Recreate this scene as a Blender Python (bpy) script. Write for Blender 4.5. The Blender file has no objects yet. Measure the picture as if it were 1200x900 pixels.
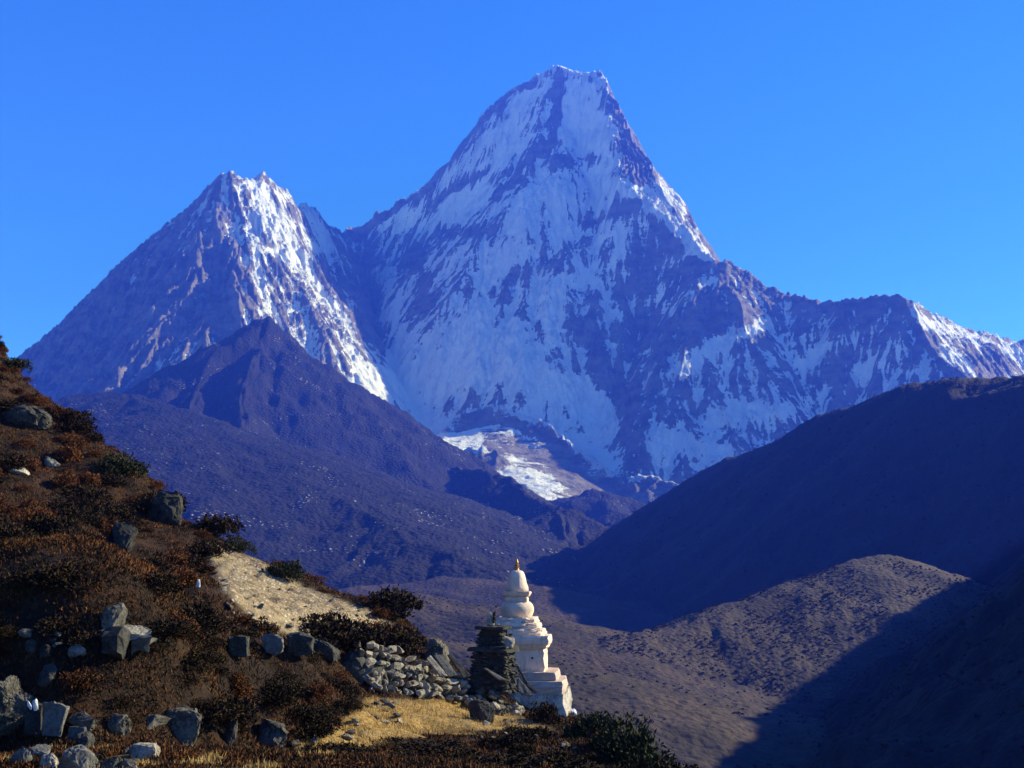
import bpy, bmesh, math, random
import numpy as np
from mathutils import Vector, Matrix, Euler

S = bpy.context.scene
COL = S.collection
rad = math.radians

# ------------------------------------------------------------------ camera, sky, sun, exposure
F_PX = 1330.0                       # focal length in pixels of a 1200x900 picture
PITCH = rad(10.65)
cam_d = bpy.data.cameras.new("camera")
cam_d.sensor_width = 36.0
cam_d.lens = F_PX / 1200.0 * 36.0
cam_d.clip_start = 0.1
cam_d.clip_end = 60000.0
cam = bpy.data.objects.new("camera", cam_d)
COL.objects.link(cam)
cam.location = (0, 0, 0)
cam.rotation_euler = (math.pi / 2 + PITCH, 0, 0)
S.camera = cam

SUN_AZ, SUN_EL = rad(72.0), rad(27.0)     # azimuth from +Y (view direction) towards +X
SUN = Vector((math.sin(SUN_AZ) * math.cos(SUN_EL), math.cos(SUN_AZ) * math.cos(SUN_EL), math.sin(SUN_EL)))

world = bpy.data.worlds.new("World")
S.world = world
world.use_nodes = True
wn, wl = world.node_tree.nodes, world.node_tree.links
wn.clear()
w_out = wn.new("ShaderNodeOutputWorld")
w_bg = wn.new("ShaderNodeBackground")
w_sky = wn.new("ShaderNodeTexSky")
w_sky.sky_type = 'NISHITA'
w_sky.sun_disc = False
w_sky.sun_elevation = SUN_EL
w_sky.sun_rotation = SUN_AZ
w_sky.altitude = 4000.0
w_sky.air_density = 1.0
w_sky.dust_density = 0.0
w_sky.ozone_density = 5.0
w_hsv = wn.new("ShaderNodeHueSaturation")
w_hsv.inputs["Saturation"].default_value = 1.22
w_hsv.inputs["Hue"].default_value = 0.512
wl.new(w_sky.outputs[0], w_hsv.inputs["Color"])
wl.new(w_hsv.outputs[0], w_bg.inputs["Color"])
w_bg.inputs["Strength"].default_value = 0.15
wl.new(w_bg.outputs[0], w_out.inputs["Surface"])

sun_d = bpy.data.lights.new("sun", 'SUN')
sun_d.energy = 4.8
sun_d.angle = rad(0.5)
sun_d.color = (1.0, 0.97, 0.97)
sun = bpy.data.objects.new("sun", sun_d)
COL.objects.link(sun)
sun.rotation_euler = SUN.to_track_quat('Z', 'Y').to_euler()
sun.location = (300, 100, 200)

S.view_settings.view_transform = 'Standard'
S.view_settings.look = 'None'
S.view_settings.exposure = 1.25
S.view_settings.gamma = 1.0
S.view_settings.use_curve_mapping = False
S.render.engine = 'CYCLES'
S.cycles.use_denoising = True
S.cycles.max_bounces = 4
S.cycles.diffuse_bounces = 3
S.cycles.glossy_bounces = 1
S.cycles.volume_bounces = 0
S.cycles.transparent_max_bounces = 6

# ------------------------------------------------------------------ helpers
def U(px, py, d):
    """world point seen at (px, py) of the 1200x900 photograph, d metres forward (world y)"""
    xc, yc = (px - 600.0) / F_PX, (450.0 - py) / F_PX
    y = math.cos(PITCH) - yc * math.sin(PITCH)
    z = math.sin(PITCH) + yc * math.cos(PITCH)
    return (xc / y * d, d, z / y * d)

def tag(o, label=None, cat=None, group=None, kind=None):
    if label: o["label"] = label
    if cat: o["category"] = cat
    if group: o["group"] = group
    if kind: o["kind"] = kind
    return o

def link(o, parent=None):
    COL.objects.link(o)
    if parent is not None:
        o.parent = parent
    return o

def _hash(ix, iy, seed):
    h = (ix.astype(np.int64) * 374761393 + iy.astype(np.int64) * 668265263 + seed * 974634777) & 0xFFFFFFFF
    h = ((h ^ (h >> 13)) * 1274126177) & 0xFFFFFFFF
    h = ((h ^ (h >> 16)) * 2246822519) & 0xFFFFFFFF
    return h ^ (h >> 15)

def perlin(x, y, seed=0):
    ix, iy = np.floor(x), np.floor(y)
    fx, fy = x - ix, y - iy
    u = fx * fx * fx * (fx * (fx * 6 - 15) + 10)
    v = fy * fy * fy * (fy * (fy * 6 - 15) + 10)
    def g(dx, dy):
        a = _hash(ix + dx, iy + dy, seed).astype(np.float64) * (2 * math.pi / 4294967296.0)
        return np.cos(a) * (fx - dx) + np.sin(a) * (fy - dy)
    n00, n10, n01, n11 = g(0, 0), g(1, 0), g(0, 1), g(1, 1)
    a = n00 + u * (n10 - n00)
    b = n01 + u * (n11 - n01)
    return (a + v * (b - a)) * 1.5

def fbm(x, y, oct=5, seed=0, gain=0.5, ridged=False):
    a, s, t = 1.0, 0.0, 0.0
    for i in range(oct):
        n = perlin(x, y, seed + i * 17)
        if ridged: n = 1 - 2 * np.abs(n)
        s = s + a * n
        t += a
        a *= gain
        x, y = x * 2.03 + 11.3, y * 2.03 - 7.7
    return s / t

def smooth(a, b, x):
    t = np.clip((x - a) / (b - a), 0, 1)
    return t * t * (3 - 2 * t)

def gullies(x, y, gx, gy, lam, seed):
    """stripes that run down the slope (gx, gy = unit downhill direction): value, d/dx, d/dy"""
    cell = 2.1 * lam
    px, py = x / cell, y / cell
    ix, iy = np.floor(px), np.floor(py)
    fx, fy = px - ix, py - iy
    dx, dy = -gy, gx                      # across the slope
    va = np.zeros_like(x); vx = np.zeros_like(x); wt = np.zeros_like(x)
    for i in (-1, 0, 1, 2):
        for j in (-1, 0, 1, 2):
            h = _hash(ix + i, iy + j, seed)
            ox = (h & 0xFFFF) / 65535.0 - 0.5
            oy = ((h >> 16) & 0xFFFF) / 65535.0 - 0.5
            ax, ay = fx - i - ox * 0.9, fy - j - oy * 0.9
            w = np.exp(-2.2 * (ax * ax + ay * ay))
            ph = 2 * math.pi * 2.1 * (ax * dx + ay * dy) + (h >> 9 & 255) * .0245 * .5
            va += np.cos(ph) * w
            vx -= np.sin(ph) * w
            wt += w
    va /= wt; vx = vx / wt * (2 * math.pi / lam)
    return va, vx * dx, vx * dy

def box_blur(a, r):
    if r < 1: return a
    for ax in (0, 1):
        p = np.pad(a, [(r + 1, r) if k == ax else (0, 0) for k in (0, 1)], mode='edge')
        c = np.cumsum(p, axis=ax)
        n = a.shape[ax]
        hi = np.take(c, range(2 * r + 1, 2 * r + 1 + n), axis=ax)
        lo = np.take(c, range(0, n), axis=ax)
        a = (hi - lo) / (2 * r + 1)
    return a

def blur(a, r):
    return box_blur(box_blur(a, r), r)

def ridge_field(X, Y, lines, prof):
    """upper envelope of ridges; lines = [(points[(x,y,z)...], style)], prof(style, d) = drop at distance d"""
    H = np.full(X.shape, -1e9)
    W = np.zeros(X.shape, np.int16)
    D = np.zeros(X.shape)
    for li, (pts, st) in enumerate(lines):
        for (x0, y0, z0), (x1, y1, z1) in zip(pts[:-1], pts[1:]):
            ex, ey = x1 - x0, y1 - y0
            L2 = ex * ex + ey * ey + 1e-9
            t = np.clip(((X - x0) * ex + (Y - y0) * ey) / L2, 0, 1)
            d = np.hypot(X - x0 - t * ex, Y - y0 - t * ey)
            side = (X - x0) * ey - (Y - y0) * ex       # > 0: right of the walking direction
            h = z0 + t * (z1 - z0) - prof(st, d, side)
            m = h > H
            H = np.where(m, h, H)
            W = np.where(m, li, W)
            D = np.where(m, d, D)
    return H, W, D

def grid_mesh(name, X, Y, Z, attrs=None, face_mask=None, smooth_shade=True):
    nr, nc = X.shape
    co = np.stack([X, Y, Z], -1).reshape(-1, 3).astype(np.float32)
    idx = np.arange(nr * nc, dtype=np.int32).reshape(nr, nc)
    q = np.stack([idx[:-1, :-1], idx[:-1, 1:], idx[1:, 1:], idx[1:, :-1]], -1).reshape(-1, 4)
    if face_mask is not None:
        q = q[face_mask.reshape(-1)]
        used = np.zeros(len(co), bool); used[q.ravel()] = True
        remap = np.cumsum(used, dtype=np.int64) - 1
        co = co[used]; q = remap[q].astype(np.int32)
        attrs = {k: v.reshape(-1)[used] for k, v in (attrs or {}).items()}
    return mesh_np(name, co, q, attrs, smooth_shade)

def mesh_np(name, co, q, attrs=None, smooth_shade=True):
    me = bpy.data.meshes.new(name)
    n, k = q.shape
    me.vertices.add(len(co)); me.vertices.foreach_set("co", np.ascontiguousarray(co, np.float32).ravel())
    me.loops.add(n * k); me.loops.foreach_set("vertex_index", np.ascontiguousarray(q, np.int32).ravel())
    me.polygons.add(n)
    me.polygons.foreach_set("loop_start", np.arange(0, n * k, k, dtype=np.int32))
    me.polygons.foreach_set("use_smooth", np.full(n, smooth_shade))
    me.update(calc_edges=True)
    for nm, v in (attrs or {}).items():
        a = me.attributes.new(nm, 'FLOAT', 'POINT')
        a.data.foreach_set("value", np.ascontiguousarray(v, np.float32).ravel())
    return me

class NT:
    """small node builder"""
    def __init__(self, name):
        self.m = bpy.data.materials.new(name)
        self.m.use_nodes = True
        self.t = self.m.node_tree
        self.n, self.l = self.t.nodes, self.t.links
        self.n.clear()
        self.out = self.n.new("ShaderNodeOutputMaterial")
        self.b = self.n.new("ShaderNodeBsdfPrincipled")
        self.b.inputs["Roughness"].default_value = 0.9
        self.b.inputs["Specular IOR Level"].default_value = 0.15
        self.l.new(self.b.outputs[0], self.out.inputs["Surface"])
    def put(self, sock, v):
        if hasattr(v, "is_output") or isinstance(v, bpy.types.NodeSocket): self.l.new(v, sock)
        elif isinstance(v, (tuple, list)) and len(v) == 3 and sock.type == 'RGBA': sock.default_value = (*v, 1)
        else: sock.default_value = v
    def pos(self, obj=True):
        c = self.n.new("ShaderNodeTexCoord")
        return c.outputs["Object"]
    def geo(self, k="Position"):
        return self.n.new("ShaderNodeNewGeometry").outputs[k]
    def attr(self, nm):
        a = self.n.new("ShaderNodeAttribute"); a.attribute_name = nm
        return a.outputs["Fac"]
    def rnd(self):
        return self.n.new("ShaderNodeObjectInfo").outputs["Random"]
    def scale(self, v, s):
        mp = self.n.new("ShaderNodeMapping")
        self.l.new(v, mp.inputs[0]); mp.inputs["Scale"].default_value = s
        return mp.outputs[0]
    def noise(self, v, scale, detail=6, rough=0.6, kind=None):
        t = self.n.new("ShaderNodeTexNoise")
        self.l.new(v, t.inputs["Vector"])
        t.inputs["Scale"].default_value = scale
        t.inputs["Detail"].default_value = detail
        t.inputs["Roughness"].default_value = rough
        return t.outputs["Fac"]
    def voro(self, v, scale, feat='F1', out="Distance"):
        t = self.n.new("ShaderNodeTexVoronoi"); t.feature = feat
        self.l.new(v, t.inputs["Vector"]); t.inputs["Scale"].default_value = scale
        return t.outputs[out]
    def math(self, op, a, b=0.0, c=None):
        t = self.n.new("ShaderNodeMath"); t.operation = op
        self.put(t.inputs[0], a); self.put(t.inputs[1], b)
        if c is not None: self.put(t.inputs[2], c)
        return t.outputs[0]
    def step(self, v, a, b):
        t = self.n.new("ShaderNodeMapRange"); t.interpolation_type = 'SMOOTHSTEP'
        self.put(t.inputs["Value"], v)
        t.inputs["From Min"].default_value = a; t.inputs["From Max"].default_value = b
        return t.outputs[0]
    def mix(self, f, a, b):
        t = self.n.new("ShaderNodeMix"); t.data_type = 'RGBA'
        self.put(t.inputs[0], f); self.put(t.inputs[6], a); self.put(t.inputs[7], b)
        return t.outputs[2]
    def bump(self, h, dist, strength=1.0, normal=None):
        t = self.n.new("ShaderNodeBump")
        self.put(t.inputs["Height"], h); t.inputs["Distance"].default_value = dist
        t.inputs["Strength"].default_value = strength
        if normal is not None: self.l.new(normal, t.inputs["Normal"])
        return t.outputs[0]
    def done(self, color=None, normal=None, rough=None):
        if color is not None: self.put(self.b.inputs["Base Color"], color)
        if normal is not None: self.l.new(normal, self.b.inputs["Normal"])
        if rough is not None: self.put(self.b.inputs["Roughness"], rough)
        return self.m
# ------------------------------------------------------------------ far mountain
def P(*pts): return [U(*p) for p in pts]

def build_mountain():
    st = 5.0
    xs = np.arange(-3300, 3300, st); ys = np.arange(2950, 6800, st)
    X, Y = np.meshgrid(xs, ys)
    # bend the coordinates a little so that no ridge runs straight
    wx = X + 70 * fbm(X / 420, Y / 420, 4, 3) + 16 * fbm(X / 90, Y / 90, 3, 8)
    wy = Y + 70 * fbm(X / 420, Y / 420, 4, 5) + 16 * fbm(X / 90, Y / 90, 3, 9)
    # the sunlit flank right of the summit: from the crest to the skyline
    _cr = P((711,97,5720),(713,122,5590),(715,150,5450),(717,185,5290),(722,207,5150),(745,228,5040),(765,246,4960),(786,274,4850),(808,302,4740))
    _sk = P((711,97,5720),(727,122,5575),(736,150,5430),(749,185,5260),(760,214,5110),(784,243,5000),(800,262,4910),(815,280,4800),(831,298,4690))
    flank = [([tuple(np.array(u) * (1 - f) + np.array(v) * f) for u, v in zip(_cr, _sk)], 'sharp') for f in (.14, .28, .42, .56, .7, .85, 1.0)]
    lines = flank + [
        # summit to the left peak
        (P((648,80,5900),(622,91,5940),(598,101,5980),(577,117,6020),(556,145,6060),(525,186,6140),(500,214,6210),(470,232,6300),
           (440,252,6390),(415,272,6480)), 'main'),
        (P((415,272,6480),(400,270,6280),(385,262,6000),(365,244,5620),(345,241,5300),(320,214,5000),(300,204,4820),(283,212,4750),(270,202,4700)), 'peak'),
        (P((270,202,4700),(240,226,4740),(215,256,4780),(175,300,4820),(130,341,4860),(100,366,4890),(60,400,4930),(20,426,4970),(-60,470,5050),(-160,520,5150)), 'west'),
        # spur of the left peak that divides sun from shade
        (P((270,202,4700),(262,260,4500),(264,300,4370),(262,345,4230),(276,392,4080),(292,450,3870),(310,500,3600)), 'spur'),
        (P((320,214,5000),(335,280,4790),(352,340,4600),(385,400,4370),(420,455,4130)), 'rib'),
        (P((365,244,5620),(385,290,5380),(410,330,5180)), 'rib'),
        # summit block and its right edge
        (P((648,80,5900),(675,84,5850),(699,86,5790),(711,97,5720),(714,120,5600),(715,150,5450),(717,185,5290),(722,207,5150),
           (745,228,5040),(765,246,4960),(786,274,4850),(808,302,4740),(832,340,4600)), 'main'),
        (P((648,80,5900),(650,112,5830),(646,140,5760),(640,170,5680)), 'rib'),
        # right-hand ridge
        (P((831,298,4690),(850,310,4660),(880,330,4630),(920,345,4570),(975,355,4470),(1005,352,4400),(1035,348,4330),(1065,357,4260)), 'east'),
        (P((1065,357,4260),(1100,375,4440),(1125,383,4540),(1150,388,4620),(1200,400,4740),(1300,430,4900),(1400,470,5000)), 'east'),
        (P((1065,357,4260),(1085,392,4130),(1105,424,4000),(1140,452,3860),(1170,480,3750)), 'spur'),
        # ribs of the big face
        (P((560,150,6060),(545,230,5800),(520,290,5600),(500,350,5380),(480,410,5130)), 'face'),
        (P((722,207,5150),(700,280,5020),(690,340,4900),(680,400,4760),(690,450,4600)), 'face'),
        (P((920,345,4600),(905,400,4450),(900,450,4300),(880,500,4150)), 'face'),
        (P((1005,352,4400),(1000,410,4230),(990,470,4050)), 'face'),
        (P((440,252,6390),(450,320,6050),(455,390,5700),(450,430,5400)), 'face'),
        # rock island in the ice below the face
        (P((538,496,4140),(556,482,4180),(580,476,4200),(606,486,4150),(640,500,4080),(672,526,3990),(705,552,3880),(735,580,3740)), 'isle'),
        (P((735,562,3650),(760,556,3650),(790,570,3600),(830,585,3560)), 'isle'),
        (P((535,540,3700),(552,527,3700),(575,535,3680)), 'isle'),
    ]
    K = {'main': (2.7, 1.6, 420), 'peak': (2.0, 1.15, 380), 'west': (1.5, 1.1, 400), 'spur': (1.35, .95, 350), 'rib': (1.7, 1.2, 300),
         'sharp': (2.4, 1.4, 300), 'east': (1.5, .95, 380), 'face': (1.9, 1.4, 240), 'isle': (1.5, 1.1, 110)}
    def prof(s, d, side):
        s0, s1, L = K[s]
        return s1 * d + (s0 - s1) * L * (1 - np.exp(-d / L))
    H, W, RD = ridge_field(wx, wy, lines, prof)
    # basin of ice at the foot of the face
    TT = Y + .25 * X
    base = 690 + (TT - 4350) * .40 + 55 * fbm(X / 500, Y / 500, 4, 31) - .00012 * (Y - 4350) * np.abs(X) * (Y < 4350)
    base = base + 10 * fbm(X / 120, Y / 120, 4, 77, ridged=True)
    base = base - 280 * smooth(-60, 650, X) - .9 * np.maximum(0, TT - 4650 - 600 * np.exp(-((X + 300) / 700) ** 2))
    k = 90.0                                                    # rounded foot where the face meets the ice
    t = np.clip(.5 + .5 * (H - base) / k, 0, 1)
    Hs = base + (H - base) * t + k * t * (1 - t)
    rock = smooth(-30, 60, H - base)
    isle = np.isin(W, [len(lines) - 1, len(lines) - 2, len(lines) - 3]) & (H > base - 10)
    Z = Hs
    # gullies and flutes that follow the fall line, each finer set laid over the last
    G = blur(Z, 10)
    gy, gx = np.gradient(G, st)
    ddx = np.zeros_like(Z); ddy = np.zeros_like(Z); add = np.zeros_like(Z); flute = np.zeros_like(Z)
    lam, amp = 330.0, 32.0
    for o in range(6):
        tx, ty = gx + ddx, gy + ddy
        n = np.hypot(tx, ty) + 1e-6
        v, vx, vy = gullies(X + 30 * (o == 0), Y, -tx / n, -ty / n, lam, 100 + o)
        s = smooth(.25, .9, n)
        a = amp * s * (rock if o < 2 else (.25 + .75 * rock))
        if o >= 1: flute -= v * (.5, .8, 1, .9, .7)[o - 1] * smooth(.5, 1.2, n)
        # sharp ribs, round gullies
        add += a * (1 - np.sqrt((1 - v) * .5 + .002)) * 1.6
        ddx += a * vx * .8; ddy += a * vy * .8
        lam *= .55; amp *= .76
    ns = smooth(.2, .8, np.hypot(gx, gy))
    add -= add.mean()
    crest = np.exp(-np.maximum(0, 0) )
    keep = .25 + .75 * smooth(0, 130, RD)                     # crests stay where they are
    left_ = 1 + .8 * smooth(-450, -900, X)
    Z = Z + keep * left_ * add * (.15 + .85 * smooth(10, 260, H - base)) * rock + (1 - rock) * add * .3
    Z = Z + ns * (7 * fbm(X / 70, Y / 70, 4, 41, ridged=True) + 6 * fbm(X / 24, Y / 24, 3, 42, ridged=True)) + 22 * np.exp(-(RD / 45) ** 2) * fbm(X / 48, Y / 48, 3, 43, ridged=True)
    lo_ = blur(Z, 2); Z = lo_ + np.clip(Z - lo_, -22, 22)          # no needles
    # crevassed ice where the basin breaks
    ice = (1 - rock)
    cre = fbm(X / 60 + .6 * fbm(X / 140, Y / 140, 3, 50), Y / 22, 3, 51, ridged=True)
    Z = Z + ice * 6 * cre
    # snow cover: gentle or hollow places hold it, tilted beds of rock break it
    sy, sx = np.gradient(blur(Z, 1), st)
    slope = np.hypot(sx, sy)
    hollow = (blur(Z, 6) - Z) / 12.0
    al = rad(33)
    u, v = X * math.cos(al) + Z * math.sin(al), -X * math.sin(al) + Z * math.cos(al)
    beds = fbm(u / 520, v / 85, 4, 61)
    patch = fbm(X / 260, Z / 260, 4, 66)
    def blob(px, py, d, r, a, ar=1.0):
        x, _, z = U(px, py, d)
        return a * np.exp(-(((X - x) / r) ** 2 + ((Z - z) / (r * ar)) ** 2))
    bias = .20 + (Z - 1500) / 3800
    bias = bias + blob(600, 300, 5600, 800, .30) + blob(680, 140, 5800, 260, .45) + blob(560, 420, 4900, 600, .40, .8) + blob(900, 470, 4800, 500, .15, .5)
    bias = bias + blob(310, 260, 4700, 330, .32) - blob(150, 400, 4800, 800, .30) - blob(850, 370, 4800, 500, .22, .6) - blob(1000, 390, 5200, 400, .25, .6)
    bias = bias - blob(735, 180, 5750, 170, .35) + blob(790, 260, 5550, 160, .5) - blob(655, 120, 5900, 60, .4) - blob(740, 440, 5000, 240, .3)
    bias = bias + blob(1130, 400, 5400, 250, .25)
    snow = bias + .62 * beds + .42 * patch + .17 * flute * (1 + patch) - .22 * (slope - 1.35) + .55 * np.clip(hollow, -.35, .35)
    # snowfields and bare bands where the mountain has them (strokes: points, half width, strength)
    wn_ = 9 * fbm(X / 130, Z / 130, 4, 81)
    wm_ = 9 * fbm(X / 130, Z / 130, 4, 82)
    fy = Y * math.cos(PITCH) + Z * math.sin(PITCH)
    qx = 600 + F_PX * X / fy + wn_; qy = 450 - F_PX * (-Y * math.sin(PITCH) + Z * math.cos(PITCH)) / fy + wm_
    def strokes(lst):
        tot = np.zeros(X.shape)
        for w, a, pts in lst:
            best = np.full(X.shape, 1e9)
            for (x0, y0), (x1, y1) in zip(pts[:-1], pts[1:]):
                ex, ey = x1 - x0, y1 - y0
                t = np.clip(((qx - x0) * ex + (qy - y0) * ey) / (ex * ex + ey * ey), 0, 1)
                best = np.minimum(best, np.hypot(qx - x0 - t * ex, qy - y0 - t * ey))
            tot += a * np.exp(-(best / w) ** 2)
        return tot
    st_ = strokes([
        (7, -1.1, [(655,97),(652,120),(649,165)]), (12, -1.0, [(722,118),(738,150),(748,205)]), (6, -.8, [(589,120),(592,135)]), (5, -.7, [(611,106),(632,98)]),
        (6, -.6, [(434,260),(494,230),(525,186),(559,152)]), (6, -.8, [(475,275),(525,227),(572,198)]), (8, -.9, [(577,214),(642,171)]),
        (8, -.7, [(642,186),(700,187)]), (5, -.8, [(575,232),(612,206)]), (8, -.8, [(513,270),(572,274)]), (12, -.8, [(600,326),(672,292)]),
        (7, -.8, [(548,342),(598,348)]), (7, -.7, [(680,262),(759,234)]), (12, -.5, [(740,300),(804,258)]), (15, -.4, [(690,352),(760,330),(850,308)]), (10, .45, [(700,330),(720,370)]), (9, .45, [(770,335),(790,372)]), (7, .5, [(835,330),(800,360)]),
        (15, -.7, [(423,275),(438,385)]), (10, -.7, [(487,300),(498,355)]), (16, -.8, [(684,384),(712,440),(740,500)]), (12, -.3, [(690,388),(845,370)]),
        (18, -.7, [(732,470),(735,510)]), (36, -.5, [(60,430),(160,380),(240,320)]), (18, -.6, [(254,290),(256,380)]), (10, -.6, [(620,370),(650,420)]),
        (14, .9, [(672,110),(690,150),(705,185)]), (10, 1.0, [(665,150),(714,152)]), (8, 1.2, [(702,205),(745,228),(790,262),(828,302)]), (13, .75, [(605,170),(560,230),(470,262)]), (9, .8, [(640,100),(610,120),(575,160)]), (8, .6, [(560,175),(520,215),(470,246)]),
        (11, .6, [(581,302),(551,389),(520,420)]), (13, .6, [(650,215),(660,300),(690,330)]), (12, .5, [(620,225),(600,300)]), (12, .6, [(700,225),(730,290)]),
        (11, .6, [(655,330),(640,400)]), (9, .7, [(545,230),(530,265)]), (12, .6, [(450,320),(470,400)]), (30, .9, [(450,455),(560,425)]), (26, .9, [(560,405),(640,450),(700,480)]),
        (24, .9, [(700,480),(780,515),(850,535)]), (9, .8, [(800,432),(850,400),(900,378)]), (14, .8, [(840,485),(920,482)]), (8, .8, [(1072,362),(1100,395),(1135,435)]),
        (9, .7, [(1100,378),(1150,400),(1200,420)]), (9, .6, [(945,425),(985,395)]), (10, .6, [(1010,440),(1050,400)]), (13, .55, [(292,212),(320,250),(348,300)]), (9, .6, [(345,300),(400,372),(430,440)]),
        (8, .6, [(300,240),(300,310),(320,380)]), (6, .7, [(365,250),(385,290)]), (10, .5, [(560,360),(540,410)]), (10, .5, [(600,380),(610,430)]),
    ])
    snow = snow * .85 + .14 * flute + st_ * rock + .03
    snow = snow * rock + (1 - rock) * (1.0 + .5 * fbm(X / 200, Y / 120, 4, 71) - .55 * smooth(4150, 3650, Y))
    snow = snow + (1 - rock) * (1.4 * strokes([(20, -.55, [(575,510),(640,525),(690,575)]), (14, -.8, [(545,550),(575,540)]), (20, -1.0, [(740,580),(800,575)]), (24, .6, [(435,478),(500,505),(550,540)])]) + blob(740, 440, 4500, 100, -.8) + blob(765, 575, 3500, 150, -1.0, .4))
    snow = np.where(isle, snow - 1.3 + 1.6 * np.exp(-(RD / 34) ** 2), snow)
    me = grid_mesh("mountain", X, Y, Z, {"snow": snow, "flute": flute + 1.2 * np.clip((Z - blur(Z, 4)) / 10, -1, 1)})
    m = NT("mountain rock and snow")
    p = m.geo()
    s = m.attr("snow")
    ps = m.scale(p, (1, 1, .32))
    n1 = m.noise(ps, .022, 9, .68); n2 = m.noise(ps, .13, 6, .8)
    e = m.math('ADD', s, m.math('MULTIPLY', m.math('SUBTRACT', n1, .5), 1.3))
    e = m.math('ADD', e, m.math('MULTIPLY', m.math('SUBTRACT', n2, .5), 1.15))
    rt = m.n.new('ShaderNodeMapping'); m.l.new(p, rt.inputs[0]); rt.inputs['Rotation'].default_value = (0, rad(-28), 0); rt.inputs['Scale'].default_value = (.35, .5, 2.6)
    led = m.noise(rt.outputs[0], .03, 6, .75)
    e = m.math('ADD', e, m.math('MULTIPLY', m.math('SUBTRACT', led, .5), 1.0))
    f = m.step(e, .22, .38)
    strata = m.noise(m.scale(p, (.8, .8, 1.4)), .016, 8, .7)
    rockc = m.mix(m.step(strata, .35, .65), (.10, .088, .084), (.26, .225, .205))
    ice = m.math('ADD', m.math('MULTIPLY', m.attr('flute'), .30), m.math('MULTIPLY', m.math('SUBTRACT', n2, .5), 1.6))
    snowc = m.mix(m.step(ice, -.10, .45), (.90, .90, .91), (.60, .63, .68))
    rockc = m.mix(m.step(n2, .56, .70), rockc, (.34, .32, .31))
    col = m.mix(f, rockc, snowc)
    b = m.bump(m.math('ADD', n1, m.math('MULTIPLY', n2, .9)), 26, .9)
    me.materials.append(m.done(col, b, .85))
    o = link(bpy.data.objects.new("mountain", me))
    tag(o, "huge snow and rock mountain with a blunt summit and a lower left peak", None, None, 'structure')

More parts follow.
